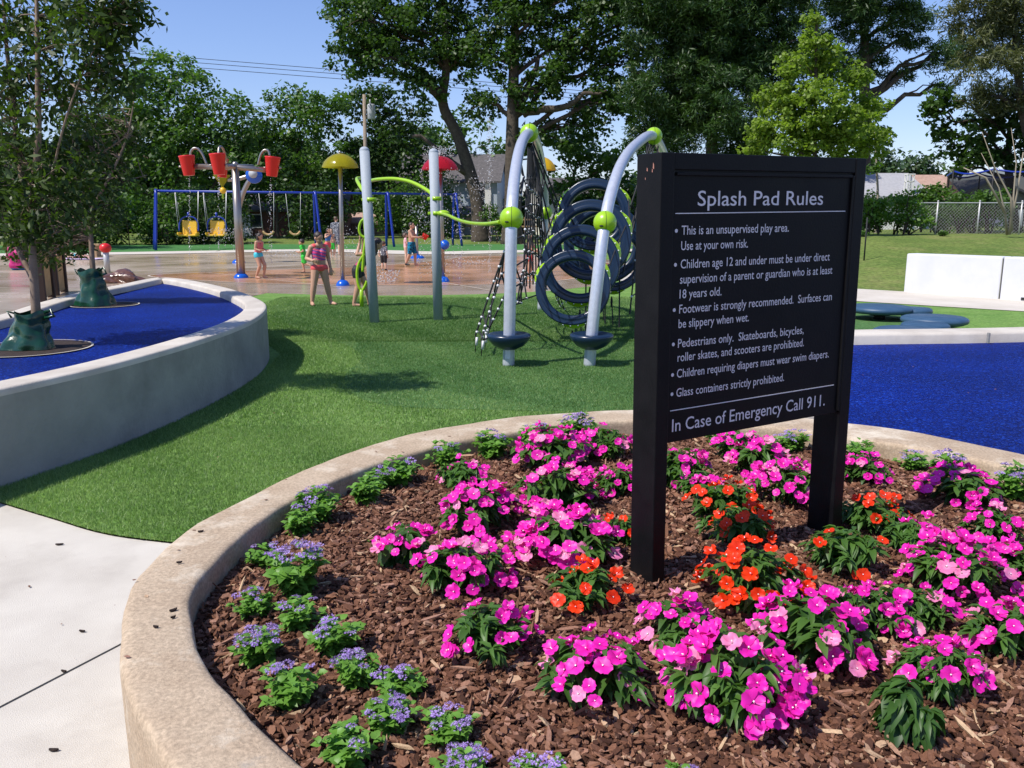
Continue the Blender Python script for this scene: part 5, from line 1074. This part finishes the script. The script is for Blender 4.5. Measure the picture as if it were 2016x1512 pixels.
# ============================================================ FENCES, POLES, WIRES
Yf = 33; e = empty('chain_link_fence', 'galvanised chain link fence on the grass slope at the right', 'fence', (D(1700,440,Yf).x,Yf,0)); fo = Vector(e.location)
x0f, x1f = fo.x, D(2016,440,Yf).x+1.5; zf = lambda x: terr(x,Yf)
for x in (1702,1768,1843,1925,2008,2075):
    X = D(x,440,Yf).x; MB().tube([(X-fo.x,0,zf(X)-.1),(X-fo.x,0,zf(X)+1.24)], .032, 8).ball((X-fo.x,0,zf(X)+1.25), .04, 8, 6).build('post', m_galv, e)
MB().tube([(x-fo.x,0,zf(x)+1.19) for x in np.linspace(x0f,x1f,20)], .022, 6).build('top_rail', m_galv, e)
mb = MB(); pitch = .13; Hf = 1.15; k = 0; x = x0f-Hf
while x < x1f:
    for s_ in (1,-1):
        a_ = max(x, x0f); 
        xa, xb = (x, x+Hf) if s_ == 1 else (x+Hf, x)
        if min(xa,xb) > x0f and max(xa,xb) < x1f:
            z0 = zf((xa+xb)/2)+.02; mb.tube([(xa-fo.x,0.01*s_,z0),(xb-fo.x,0.01*s_,z0+Hf)], .0045, 3, False)
    x += pitch
mb.build('wire_mesh', m_galv, e)
p = D(1701,512,25); p.z = terr(p.x,25); o = MB().tube([(0,0,-.1),(0,0,1.25)], .022, 8).build('steel_stake', m_rope); o.location = p; tag(o, 'thin black stake in the grass just right of the sign', 'stake')
e = empty('timber_fence', 'weathered wooden fence rail behind the leaning tree', 'fence', (D(985,430,70).x-3,70,.6)); mb = MB()
for k in range(9): mb.box((k*1.0,0,.6),(.1,.1,1.2))
mb.build('posts', m_wood, e); MB().box((4,0,1.0),(8.2,.05,.12)).box((4,0,.45),(8.2,.05,.12)).build('rails', m_wood, e)
Yp = 60; up_ = empty('utility_pole', 'weathered utility pole with a grey transformer can above the swings', 'utility pole', (D(720,300,Yp).x,Yp,.2)); uo = Vector(up_.location)
MB().tube([D(722,440,Yp)-uo-Vector((0,0,1)), D(717,186,Yp)-uo], [.17,.12], 10).build('pole', m_pole, up_)
c = D(731,220,Yp)-uo; MB().lathe([(0,-.5),(.25,-.5),(.27,-.48),(.27,.42),(.22,.5),(0,.52)], c, 16).build('transformer', m_tank, up_)
MB().tube([c+Vector((-.05,0,.5)),c+Vector((-.08,0,.8))], .05, 8).tube([c+Vector((-.4,0,.1)),c+Vector((-.1,0,.1))], .05, 6).build('bushing', m_tank, up_)
for k,(y0,y1,y2,lab) in enumerate([(98,165,190,'topmost power line across the sky above the trees'),(107,172,196,'middle power line across the sky above the trees'),(117,181,204,'lower power line across the sky above the trees'),(195,222,240,'single cable running past the utility pole')]):
    a_, b_, c_ = D(180 if k < 3 else 240, y0, 74), D(1000 if k < 3 else 720,y1,74), D(1500,y2+22,74); pts = [a_.lerp(b_,t) for t in np.linspace(0,1,12)]+([b_.lerp(c_,t) for t in np.linspace(.1,1,8)] if k < 3 else [])
    o = MB().tube(pts, .022, 4).build('power_line', m_rope); tag(o, lab, 'power line', 'overhead wires')
# ============================================================ WATER DROPS
ico = [(0,0,1),(.894,0,.447),(.276,.851,.447),(-.724,.526,.447),(-.724,-.526,.447),(.276,-.851,.447),(.724,.526,-.447),(-.276,.851,-.447),(-.894,0,-.447),(-.276,-.851,-.447),(.724,-.526,-.447),(0,0,-1)]
icf = [(0,1,2),(0,2,3),(0,3,4),(0,4,5),(0,5,1),(1,6,2),(2,7,3),(3,8,4),(4,9,5),(5,10,1),(6,7,2),(7,8,3),(8,9,4),(9,10,5),(10,6,1),(11,7,6),(11,8,7),(11,9,8),(11,10,9),(11,6,10)]
def drops(name, P, r, label):
    P = np.array(P); n_ = len(P); s_ = r*rng.uniform(.4,1.3,n_); V = (P[:,None,:]+np.array(ico)[None]*s_[:,None,None]*np.array([1,1,1.35])).reshape(-1,3)
    Fq = ((np.arange(n_)*12)[:,None,None]+np.array(icf)[None]).reshape(-1,3); tag(link(name, mesh_np(name, V, Fq, m_water, True)), label, 'water', None, 'stuff')
def fall(x, y0, y1, Y, n, w=.03, grow=0):
    out = []
    for i in range(n): t = random.random(); p = D(x, y0+(y1-y0)*t, Y); s_ = w*(1+grow*t); out.append((p.x+random.gauss(0,s_), p.y+random.gauss(0,s_), p.z))
    return out
Yb = do.y
drops('water_drips', fall(373,345,520,Yb,110,.012)+fall(431,345,520,Yb-1.2,80,.015)+fall(533,350,520,Yb,120,.03)+fall(443,390,500,Ys,40,.04), .011, 'water drops falling in threads from the red buckets')
sp2 = []
cj = G(468,508)
for k in range(9):
    a = random.uniform(0,2*PI); v0 = random.uniform(1.6,2.6); 
    for i in range(60): t = random.random()*1.0; sp2.append((cj.x+math.cos(a)*v0*t*.8+random.gauss(0,.04+.1*t), cj.y+math.sin(a)*v0*t*.8, max(.02,5.0*t-5.2*t*t+random.gauss(0,.04))))
drops('water_jets', sp2, .011, 'fan of water jets spraying up around the bucket mast')
uc = D(866,320,G(873,556).y); sp3 = []
for i in range(750): a = random.uniform(0,2*PI); t = random.random()**1.3; rr_ = .48+.12*t; sp3.append((uc.x+rr_*math.cos(a)+random.gauss(0,.03), uc.y+rr_*math.sin(a), uc.z-.15-(uc.z-.2)*t))
for i in range(260): a = random.uniform(0,2*PI); sp3.append((uc.x+.5*random.random()*math.cos(a), uc.y+.5*random.random()*math.sin(a), uc.z+.15+random.random()*.25))
drops('umbrella_water', sp3, .010, 'veil of water drops falling round the red umbrella')
c = D(965,540,26); sp4 = []
for i in range(420): z = 4.6*random.random()**.8; sp4.append((c.x+random.gauss(0,.03+.02*(z > 3)), 26+random.gauss(0,.03), z))
for i in range(420):
    a = random.uniform(0,2*PI); t = random.random(); sp4.append((c.x-.3+1.15*t*math.cos(a)+random.gauss(0,.1), 26+1.0*t*math.sin(a), 2.7-2.6*t*t+random.gauss(0,.15)))
drops('water_column', [p_ for p_ in sp4 if p_[2] > 0], .011, 'tall thin water column and falling drops left of the silver arch')
sp5 = []
for (x,y,r_,n_) in ((762,556,.35,160),(735,525,.4,120),(1030,556,.5,120),(640,497,.9,220),(690,470,.5,150),(560,505,.9,160),(930,522,.7,120),(860,540,.3,80),(660,480,.4,120)):
    c = G(x,y) if y > 495 else Vector((D(x,y,37).x,37,0))
    for i in range(n_): a = random.uniform(0,2*PI); t = random.random()**.5; sp5.append((c.x+r_*t*math.cos(a), c.y+r_*t*math.sin(a), .03+random.random()**2*(.28 if y > 495 else 1.3)))
drops('water_splash', sp5, .014, 'small splashes of water hopping on the wet pad')
# ============================================================ PEOPLE
def capsule(mb, a, ra, b, rb, seg=14):
    a, b = Vector(a), Vector(b); d = b-a; L = max(d.length, 1e-4); t = d/L; pts = []; rr = []
    for k in (1,.92,.7,.38): pts.append(a-t*ra*k); rr.append(ra*math.sqrt(max(0,1-k*k))+1e-4)
    pts += [a, b]; rr += [ra, rb]
    for k in (.38,.7,.92,1): pts.append(b+t*rb*k); rr.append(rb*math.sqrt(max(0,1-k*k))+1e-4)
    mb.tube(pts, rr, seg)
def fused(name, mb, mat, parent, vox, smooth=4, zlo=None, zhi=None):
    o = mb.build(name, mat, None); md = o.modifiers.new('r','REMESH'); md.mode = 'VOXEL'; md.voxel_size = vox; md.use_smooth_shade = True
    sm = o.modifiers.new('s','SMOOTH'); sm.factor = .5; sm.iterations = smooth
    bpy.context.view_layer.update(); dg = bpy.context.evaluated_depsgraph_get(); me = bpy.data.meshes.new_from_object(o.evaluated_get(dg))
    old = o.data; bpy.data.objects.remove(o); bpy.data.meshes.remove(old); me.name = name
    if zlo is not None or zhi is not None:
        bm = bmesh.new(); bm.from_mesh(me)
        for z, s_ in ((zlo,-1),(zhi,1)):
            if z is not None: bmesh.ops.bisect_plane(bm, geom=list(bm.verts)+list(bm.edges)+list(bm.faces), plane_co=(0,0,z), plane_no=(0,0,s_), clear_outer=True)
        bm.to_mesh(me); bm.free()
    me.polygons.foreach_set('use_smooth', [True]*len(me.polygons))
    if not me.materials: me.materials.append(mat)
    return link(name, me, parent)
BASE = dict(pelvis=(0,0,.53), chest=(0,0,.72), neck=(0,0,.825), head=(0,-.01,.92), hipR=(-.052,0,.50), kneeR=(-.06,-.012,.275), ankR=(-.06,.01,.045), toeR=(-.068,-.085,.018),
    hipL=(.052,0,.50), kneeL=(.06,-.012,.275), ankL=(.06,.01,.045), toeL=(.068,-.085,.018), shR=(-.105,0,.79), elR=(-.135,.015,.635), wrR=(-.14,-.03,.50), haR=(-.14,-.045,.435),
    shL=(.105,0,.79), elL=(.135,.015,.635), wrL=(.14,-.03,.50), haL=(.14,-.045,.435))
def person(label, pos, H, yaw, pose=None, skin=None, hair=None, clothes=(), hr=1/6.4, fat=1.0, look=0, nod=0, long_hair=0, vox=.0075, group=None, fingers=True):
    J = {k: Vector(v)*H for k, v in {**BASE, **(pose or {})}.items()}; f = H*fat; S = {}
    hips = (J['hipL']-J['hipR']).normalized(); shs = (J['shL']-J['shR']).normalized()
    pv, ch, nk = J['pelvis'], J['chest'], J['neck']; bl = pv.lerp(ch, .5)
    S['pelvis'] = [(J['hipR']+Vector((0,0,.01*H)),.058*f,J['hipL']+Vector((0,0,.01*H)),.058*f),(pv-hips*.032*H,.058*f,pv+hips*.032*H,.058*f)]
    S['belly'] = [(pv+s*hips*.028*H,.056*f,ch.lerp(pv,.35)+s*shs*.03*H,.052*f) for s in (-1,1)]
    S['chest'] = [(ch.lerp(pv,.35)+s*shs*.03*H,.052*f,ch+s*shs*.042*H,.054*f) for s in (-1,1)]+[(ch+s*shs*.042*H,.053*f,nk.lerp(J['sh'+('L' if s > 0 else 'R')],.6)-Vector((0,0,.02*H)),.038*f) for s in (-1,1)]
    S['shoulders'] = [(J['shR'],.034*f,nk-Vector((0,0,.012*H)),.034*f),(J['shL'],.034*f,nk-Vector((0,0,.012*H)),.034*f)]
    hh = H*hr; hd = J['head']; S['neck'] = [(nk-Vector((0,0,.02*H)),.031*H,nk.lerp(hd,.45),.027*H)]
    for s in 'RL':
        S['th'+s] = [(J['hip'+s],.060*f,J['knee'+s],.038*f)]; md_ = J['knee'+s].lerp(J['ank'+s],.3)
        S['ca'+s] = [(J['knee'+s],.038*f,md_,.037*f),(md_,.037*f,J['ank'+s],.022*f)]
        a_, t_ = J['ank'+s], J['toe'+s]; S['ft'+s] = [(a_,.022*f,a_.lerp(t_,.15)-Vector((0,0,.018*H)),.024*H),(a_-Vector((0,0,.02*H)),.022*H,t_,.016*H),(a_,.02*H,t_+Vector((.012*H,0,0)),.013*H)]
        S['ua'+s] = [(J['sh'+s],.033*f,J['el'+s],.024*f)]; S['fa'+s] = [(J['el'+s],.025*f,J['wr'+s],.016*f)]
        w_, h_ = J['wr'+s], J['ha'+s]; d_ = (h_-w_).normalized(); sd_ = d_.cross(Vector((0,1,.3))); sd_ = sd_.normalized() if sd_.length > .1 else Vector((0,0,1)); cu = d_.cross(sd_).normalized()
        fr = max(.0062*H,.0072); hl = [(w_+sd_*k*.011*H,.0125*H,w_+d_*.042*H+sd_*k*.015*H,.012*H) for k in (-1,0,1)]
        if fingers:
            for k,ln in ((-1.5,.030),(-.5,.037),(.5,.040),(1.5,.034)):
                b0 = w_+d_*.046*H+sd_*k*.0125*H; m0 = b0+d_*ln*.55*H+sd_*k*.003*H; hl += [(b0,fr*1.05,m0,fr),(m0,fr,m0+(d_*.8-cu*.55).normalized()*ln*.55*H,fr*.85)]
            b0 = w_+d_*.014*H+sd_*.016*H; hl += [(b0,fr*1.1,b0+(d_*.55+sd_*.8).normalized()*.03*H,fr),(b0+(d_*.55+sd_*.8).normalized()*.03*H,fr,b0+(d_*.85+sd_*.55).normalized()*.05*H,fr*.85)]
        S['ha'+s] = hl
    body = MB()
    for k in S:
        for (a_,ra,b_,rb) in S[k]: capsule(body, a_, ra, b_, rb)
    HM = Matrix.Translation(hd) @ Matrix.Rotation(look,4,'Z') @ Matrix.Rotation(nod,4,'X'); hp_ = lambda x,y,z: HM @ Vector((x*hh,y*hh,z*hh)); HR = Matrix.Rotation(look,4,'Z') @ Matrix.Rotation(nod,4,'X')
    body.ball(hp_(0,.05,.08), (.36*hh,.43*hh,.40*hh), 20, 14, HR); body.ball(hp_(0,-.08,-.16), (.27*hh,.30*hh,.31*hh), 16, 12, HR)
    capsule(body, hp_(0,-.38,-.02), .04*hh, hp_(0,-.45,-.14), .05*hh, 8); capsule(body, hp_(-.07,-.345,-.29), .035*hh, hp_(.07,-.345,-.29), .035*hh, 8)
    for s in (-1,1): body.ball(hp_(s*.36,.03,-.05), (.05*hh,.10*hh,.13*hh), 10, 8, HR)
    o = fused('person', body, skin or m_skin, None, vox, 3); o.location = pos; o.rotation_euler = (0,0,yaw); tag(o, label, 'person', group)
    ey = MB()
    for s in (-1,1): ey.ball(hp_(s*.145,-.335,0), (.05*hh,.028*hh,.028*hh), 8, 6, HR)
    ey.build('eyes', m_wet, o)
    if hair:
        hb_ = MB(); hb_.ball(hp_(0,.09,.13), (.39*hh,.43*hh,.395*hh), 20, 14, HR); 
        if long_hair:
            for k in range(9):
                a_ = PI*(.02+.96*k/8); b0 = hp_(.33*math.cos(a_), .10+.34*math.sin(a_), .05); e0 = b0+Vector((0,.0,-1))*long_hair*hh+Vector((.05*math.cos(a_)*hh,.03*hh,0)); capsule(hb_, b0, .13*hh, e0, .08*hh, 10)
        fused('hair', hb_, hair, o, vox*1.1, 3)
    for (nm, mat, parts, infl, zlo, zhi) in clothes:
        c_ = MB()
        for (key,t0,t1) in parts:
            for (a_,ra,b_,rb) in S[key]:
                capsule(c_, a_.lerp(b_,t0), ra+(rb-ra)*t0+infl*H, a_.lerp(b_,t1), ra+(rb-ra)*t1+infl*H)
        fused(nm, c_, mat, o, vox*1.1, 3, None if zlo is None else zlo*H, None if zhi is None else zhi*H)
    return o
def bandmat(name, cols, scale, axis=2, tilt=0.0):
    m, nt, out = NT(name); L = nt.links.new; tc = nd(nt,'TexCoord').outputs['Object']; sx = nd(nt,'SeparateXYZ'); L(tc, sx.inputs[0])
    a = nd(nt,'Math',operation='MULTIPLY'); L(sx.outputs[0],a.inputs[0]); a.inputs[1].default_value = tilt; b = nd(nt,'Math',operation='ADD'); L(sx.outputs[axis],b.inputs[0]); L(a.outputs[0],b.inputs[1])
    c = nd(nt,'Math',operation='MULTIPLY'); L(b.outputs[0],c.inputs[0]); c.inputs[1].default_value = scale; f = nd(nt,'Math',operation='FRACT'); L(c.outputs[0],f.inputs[0])
    r = nd(nt,'ValToRGB'); r.color_ramp.interpolation = 'CONSTANT'
    while len(r.color_ramp.elements) < len(cols): r.color_ramp.elements.new(.5)
    for i,(p,cc) in enumerate(cols): r.color_ramp.elements[i].position = p; r.color_ramp.elements[i].color = c4(cc)
    L(f.outputs[0], r.inputs[0]); p_ = nd(nt,'BsdfPrincipled',Roughness=.6); L(r.outputs[0],p_.inputs['Base Color']); L(p_.outputs[0],out.inputs[0]); return m
def patmat(name, cols, scale): m = voromat(name, cols, scale, .7, 0); return m
s_strip = bandmat('striped_swimsuit_cloth', [(0,(.75,.05,.22)),(.34,(.12,.06,.30)),(.52,(.85,.12,.20)),(.80,(.10,.12,.38))], 8.5, 2, .25)
s_coral = M('coral_cloth', (.80,.09,.10), rough=.6); s_turq = M('turquoise_cloth', (.05,.50,.62), rough=.6); s_rose = M('rose_cloth', (.60,.14,.16), rough=.6)
s_green = M('bright_green_cloth', (.03,.50,.04), (.05,.62,.06), scale=8, rough=.7); s_blk = M('black_cloth', (.012,.012,.015), rough=.7)
s_greyp = patmat('grey_patterned_cloth', [(0,(.10,.11,.13)),(.6,(.18,.19,.22)),(.88,(.5,.5,.52))], 40); s_blp = patmat('blue_floral_cloth', [(0,(.01,.12,.22)),(.5,(.02,.25,.40)),(.8,(.01,.02,.05))], 22)
s_lilac = M('lilac_cloth', (.62,.50,.70), rough=.7); s_mag = M('magenta_cloth', (.42,.01,.13), (.50,.02,.18), scale=6, rough=.7); s_blue = M('blue_cloth', (.04,.16,.42), rough=.7); s_white = M('white_cloth', (.75,.77,.82), rough=.7)
s_pinkl = M('pale_pink_cloth', (.80,.45,.48), rough=.7); s_sand = M('dark_rubber_sandal', (.02,.02,.022), rough=.6); s_tank = patmat('grey_pink_graphic_cloth', [(0,(.09,.10,.12)),(.8,(.45,.06,.16))], 14)
TOR = [('belly',0,1),('chest',0,1)]; PEL = [('pelvis',0,1)]
SU = [('shoulders',.35,1)]
person('girl in a pink and purple striped two-piece swimsuit standing on the turf', G(632,601,.012), 1.37, R(32),
    dict(ankR=(-.125,.0,.045),toeR=(-.14,-.085,.018),kneeR=(-.095,-.01,.275),ankL=(.135,-.02,.045),toeL=(.17,-.10,.018),kneeL=(.09,-.02,.28),elR=(-.165,.02,.64),wrR=(-.12,-.10,.615),haR=(-.06,-.145,.60),elL=(.14,.02,.63),wrL=(.155,-.02,.49),haL=(.15,-.035,.425),head=(.0,-.025,.918)),
    m_skin, m_hair, [('swim_top',s_strip,TOR+[('chest',0,1)],.005,.615,.775),('swim_strap',s_coral,[('shoulders',.30,.42)],.004,.76,None),('swim_bottom',s_coral,PEL,.006,.47,.555)], fat=1.10, look=R(22), nod=R(18), vox=.006)
person('girl in a grey tank top and black shorts gripping the green bar', G(706,603,.012), 1.40, R(90),
    dict(ankR=(-.06,.05,.045),toeR=(-.06,-.04,.018),kneeR=(-.06,-.01,.27),hipR=(-.052,.0,.47),ankL=(.07,-.13,.045),toeL=(.07,-.21,.018),kneeL=(.06,-.10,.28),hipL=(.052,.0,.47),pelvis=(0,-.01,.50),chest=(0,-.15,.66),neck=(0,-.23,.745),head=(0,-.28,.82),
    shR=(-.10,-.21,.70),shL=(.10,-.21,.70),elR=(-.14,-.03,.69),wrR=(-.09,-.06,.84),haR=(-.075,-.065,.90),elL=(.08,-.06,.70),wrL=(.02,-.09,.85),haL=(-.0,-.09,.91)),
    m_skin, m_hair, [('tank_top',s_tank,TOR,.006,.54,None),('shorts',s_blk,PEL+[('thR',0,.30),('thL',0,.30)],.007,.38,.56)], nod=R(20), long_hair=.75, vox=.006)
person('girl with long dark hair in a rose top and turquoise bottoms on the pad', G(511,548,.015), 1.27, R(70),
    dict(ankR=(-.04,.05,.045),toeR=(-.05,-.035,.018),kneeR=(-.06,-.07,.27),ankL=(.06,-.07,.045),toeL=(.06,-.155,.018),kneeL=(.06,-.11,.28),pelvis=(0,.01,.51),chest=(0,-.03,.70),neck=(0,-.05,.80),head=(0,-.07,.89),shR=(-.10,-.04,.77),shL=(.10,-.04,.77),elR=(-.12,-.02,.63),wrR=(-.10,-.13,.60),haR=(-.09,-.18,.60),elL=(.12,-.03,.63),wrL=(.10,-.14,.60),haL=(.09,-.19,.60)),
    m_skin, m_hair, [('swim_top',s_rose,TOR,.005,.56,.77),('swim_bottom',s_turq,PEL+[('thR',0,.1),('thL',0,.1)],.008,.445,.56)], nod=R(15), long_hair=.7, vox=.007)
RUN = dict(pelvis=(0,0,.50),chest=(0,-.03,.69),neck=(0,-.05,.79),head=(0,-.06,.885),hipR=(-.05,0,.47),hipL=(.05,0,.47),shR=(-.10,-.04,.76),shL=(.10,-.04,.76))
person('small boy in a bright green shirt and shorts running to the left', G(600,538,.015), 1.04, R(-100), {**RUN, **dict(kneeR=(-.05,-.07,.28),ankR=(-.05,-.03,.06),toeR=(-.05,-.12,.04),kneeL=(.05,.05,.27),ankL=(.05,.20,.24),toeL=(.05,.24,.16),elR=(-.14,-.08,.64),wrR=(-.11,-.22,.61),haR=(-.10,-.28,.61),elL=(.12,.04,.64),wrL=(.11,-.08,.60),haL=(.10,-.13,.60))},
    m_skin, m_hair, [('shirt',s_green,TOR+[('shoulders',0,1),('uaR',0,.5),('uaL',0,.5)],.009,.50,None),('shorts',s_green,PEL+[('thR',0,.75),('thL',0,.75)],.014,None,.54),('sandal',s_sand,[('ftR',.0,1)],.003,None,.045)], hr=1/5.2, vox=.0075)
person('girl with a blue top and pink shorts playing behind the striped girl', Vector((D(646,500,33.5).x,33.5,.03)), 1.30, R(55), {**RUN, **dict(kneeR=(-.05,-.06,.28),ankR=(-.05,-.0,.045),toeR=(-.05,-.09,.02),kneeL=(.05,-.02,.27),ankL=(.05,.17,.16),toeL=(.05,.22,.08),elR=(-.14,-.06,.68),wrR=(-.08,-.15,.74),haR=(-.05,-.18,.79),elL=(.12,-.10,.68),wrL=(.08,-.19,.73),haL=(.06,-.23,.76))},
    m_skin, m_hair, [('top',s_blue,TOR,.006,.58,.76),('shorts',s_coral,PEL+[('thR',0,.3),('thL',0,.3)],.009,.36,.56)], long_hair=.5, vox=.009)
person('man in a grey patterned shirt and shorts standing at the back of the pad', Vector((D(664,503,38.5).x,38.5,.03)), 1.72, R(170), dict(elR=(-.15,-.01,.64),wrR=(-.14,-.06,.52)), m_skin2, m_hairb, [('shirt',s_greyp,TOR+[('shoulders',0,1),('uaR',0,.6),('uaL',0,.6)],.010,.48,None),('shorts',s_greyp,PEL+[('thR',0,.9),('thL',0,.9)],.014,.27,.54)], hr=1/7.3, vox=.010, fat=1.05)
person('small child in green swimwear beside the man in grey', Vector((D(655,499,36.5).x,36.5,.03)), .95, R(20), {}, m_skin, m_hair, [('shorts',s_green,PEL+[('thR',0,.6),('thL',0,.6),('belly',0,1)],.012,.33,.62)], hr=1/5, vox=.009)
person('bare-chested boy in blue floral trunks holding out a red pail', G(811,523,.015), 1.50, R(75),
    dict(pelvis=(0,0,.52),ankR=(-.05,.13,.05),toeR=(-.05,.05,.025),kneeR=(-.055,.03,.27),ankL=(.06,-.06,.045),toeL=(.06,-.15,.018),kneeL=(.06,-.06,.28),elR=(-.13,-.08,.66),wrR=(-.08,-.22,.655),haR=(-.06,-.28,.665),elL=(.13,-.08,.65),wrL=(.08,-.22,.65),haL=(.06,-.28,.665),head=(0,-.02,.92)),
    m_skin, m_hair, [('trunks',s_blp,PEL+[('thR',0,.85),('thL',0,.85)],.012,None,.55),('sandal',s_sand,[('ftR',.0,1)],.002,None,.06)], vox=.0075, look=R(0), nod=R(-10), fat=1.05)
hpos = G(811,523,.015)+Vector((math.cos(R(-15))*.50, math.sin(R(-15))*.50+.02, 1.0))
o = MB().lathe([(0,-.09),(.085,-.09),(.115,.09),(.122,.095),(.108,.085),(.08,-.08),(0,-.08)], hpos, 18, rot=Matrix.Rotation(.5,4,'Y')).build('toy_pail', m_red); tag(o, 'small red toy pail held out by the boy in blue trunks', 'pail')
person('little girl in pale pink close behind the boy with the pail', Vector((D(799,515,31.8).x,31.8,.03)), 1.08, R(100), dict(elR=(-.13,-.05,.65),wrR=(-.10,-.12,.6)), m_skin2, m_hairb, [('shirt',s_pinkl,TOR+[('shoulders',0,1),('uaR',0,.5),('uaL',0,.5)],.010,.48,None)], hr=1/5.4, vox=.009, long_hair=.35)
person('toddler in a grey shirt and black shorts seen from behind', G(756,532,.015), .90, R(165), dict(elL=(.16,-.0,.66),wrL=(.19,-.03,.55)), m_skin2, m_hairb, [('shirt',s_greyp,TOR+[('shoulders',0,1),('uaR',0,.6),('uaL',0,.6)],.014,.50,None),('shorts',s_blk,PEL+[('thR',0,.9),('thL',0,.9)],.018,.24,.53),('shoe',s_sand,[('ftR',0,1),('ftL',0,1)],.006,None,.05)], hr=1/4.9, vox=.0075)
person('child half hidden behind the rope net holding a blue cup', Vector((D(1043,545,24).x,24,.02)), 1.18, R(60), dict(elR=(-.13,-.08,.66),wrR=(-.08,-.18,.60),haR=(-.06,-.23,.60),elL=(.13,-.08,.66),wrL=(.08,-.2,.6)), m_skin, m_hairb, [('trunks',s_coral,PEL+[('thR',0,.5),('thL',0,.5)],.010,None,.55)], hr=1/5.8, vox=.008)
SIT = dict(pelvis=(0,0,.09),chest=(0,.02,.29),neck=(0,-.01,.40),head=(0,-.03,.49),hipR=(-.055,-.0,.07),hipL=(.055,0,.07),kneeR=(-.14,-.20,.10),kneeL=(.14,-.20,.10),ankR=(.02,-.22,.03),ankL=(-.02,-.26,.04),toeR=(.08,-.24,.02),toeL=(-.08,-.28,.03),shR=(-.11,0,.36),shL=(.11,0,.36),elR=(-.15,-.02,.21),elL=(.15,-.02,.21),wrR=(-.12,-.12,.14),wrL=(.12,-.12,.14),haR=(-.11,-.17,.13),haL=(.11,-.17,.13))
person('woman in a magenta shirt sitting on the ground with her back turned', G(36,531,.015), 1.75, R(185), SIT, m_skin, m_hair, [('shirt',s_mag,TOR+PEL+[('shoulders',0,1),('uaR',0,.7),('uaL',0,.7)],.022,.03,None),('trousers',s_blue,PEL+[('thR',0,1),('thL',0,1)],.010,None,.10)], hr=1/7, vox=.011, long_hair=.3, fat=1.25)
LIE = dict(pelvis=(0,.0,.06),chest=(0,.19,.10),neck=(0,.29,.13),head=(0,.37,.17),hipR=(-.055,0,.06),hipL=(.055,0,.06),kneeR=(-.06,-.20,.15),kneeL=(.06,-.22,.05),ankR=(-.06,-.36,.03),ankL=(.06,-.43,.03),toeR=(-.06,-.43,.03),toeL=(.06,-.45,.10),shR=(-.11,.25,.10),shL=(.11,.25,.10),elR=(-.17,.14,.05),elL=(.17,.14,.05),wrR=(-.15,.0,.04),wrL=(.15,.0,.04),haR=(-.15,-.05,.03),haL=(.15,-.05,.03))
tw = G(150,510,.03); o = MB().box((tw.x,tw.y,.045),(2.1,.9,.02), rz=0, bev=.008).build('beach_towel', s_lilac); tag(o, 'lilac beach towel under the sunbather at the far left', 'towel')
person('sunbather lying on a lilac towel at the far left of the pad', Vector((tw.x,tw.y,.055)), 1.45, R(95), LIE, m_skin2, m_hair, [('swimsuit',s_turq,PEL,.006,None,None)], vox=.010)
person('person in a white shirt sitting beyond the slim young tree', Vector((D(158,470,37).x,37,.55)), 1.75, R(200), SIT, m_skin, m_hair, [('shirt',s_white,TOR+PEL+[('shoulders',0,1),('uaR',0,.7),('uaL',0,.7)],.020,.05,None),('trousers',s_blk,PEL+[('thR',0,1),('thL',0,1),('caR',0,1),('caL',0,1)],.010,None,.12)], hr=1/7, vox=.012, fat=1.1)
e = empty('picnic_bench', 'low timber bench under the person in the white shirt', 'bench', (D(158,470,37).x,37,0)); MB().box((0,0,.53),(1.8,.5,.07)).build('seat', m_wood, e)
for s_ in (-1,1): MB().box((s_*.7,0,.25),(.1,.4,.5)).build('leg', m_wood, e)
person('person in a coral top standing behind the timber screen', Vector((D(107,500,38).x,38,0)), 1.5, R(10), {}, m_skin, m_hair, [('top',s_coral,TOR+PEL,.008,None,None)], vox=.012)
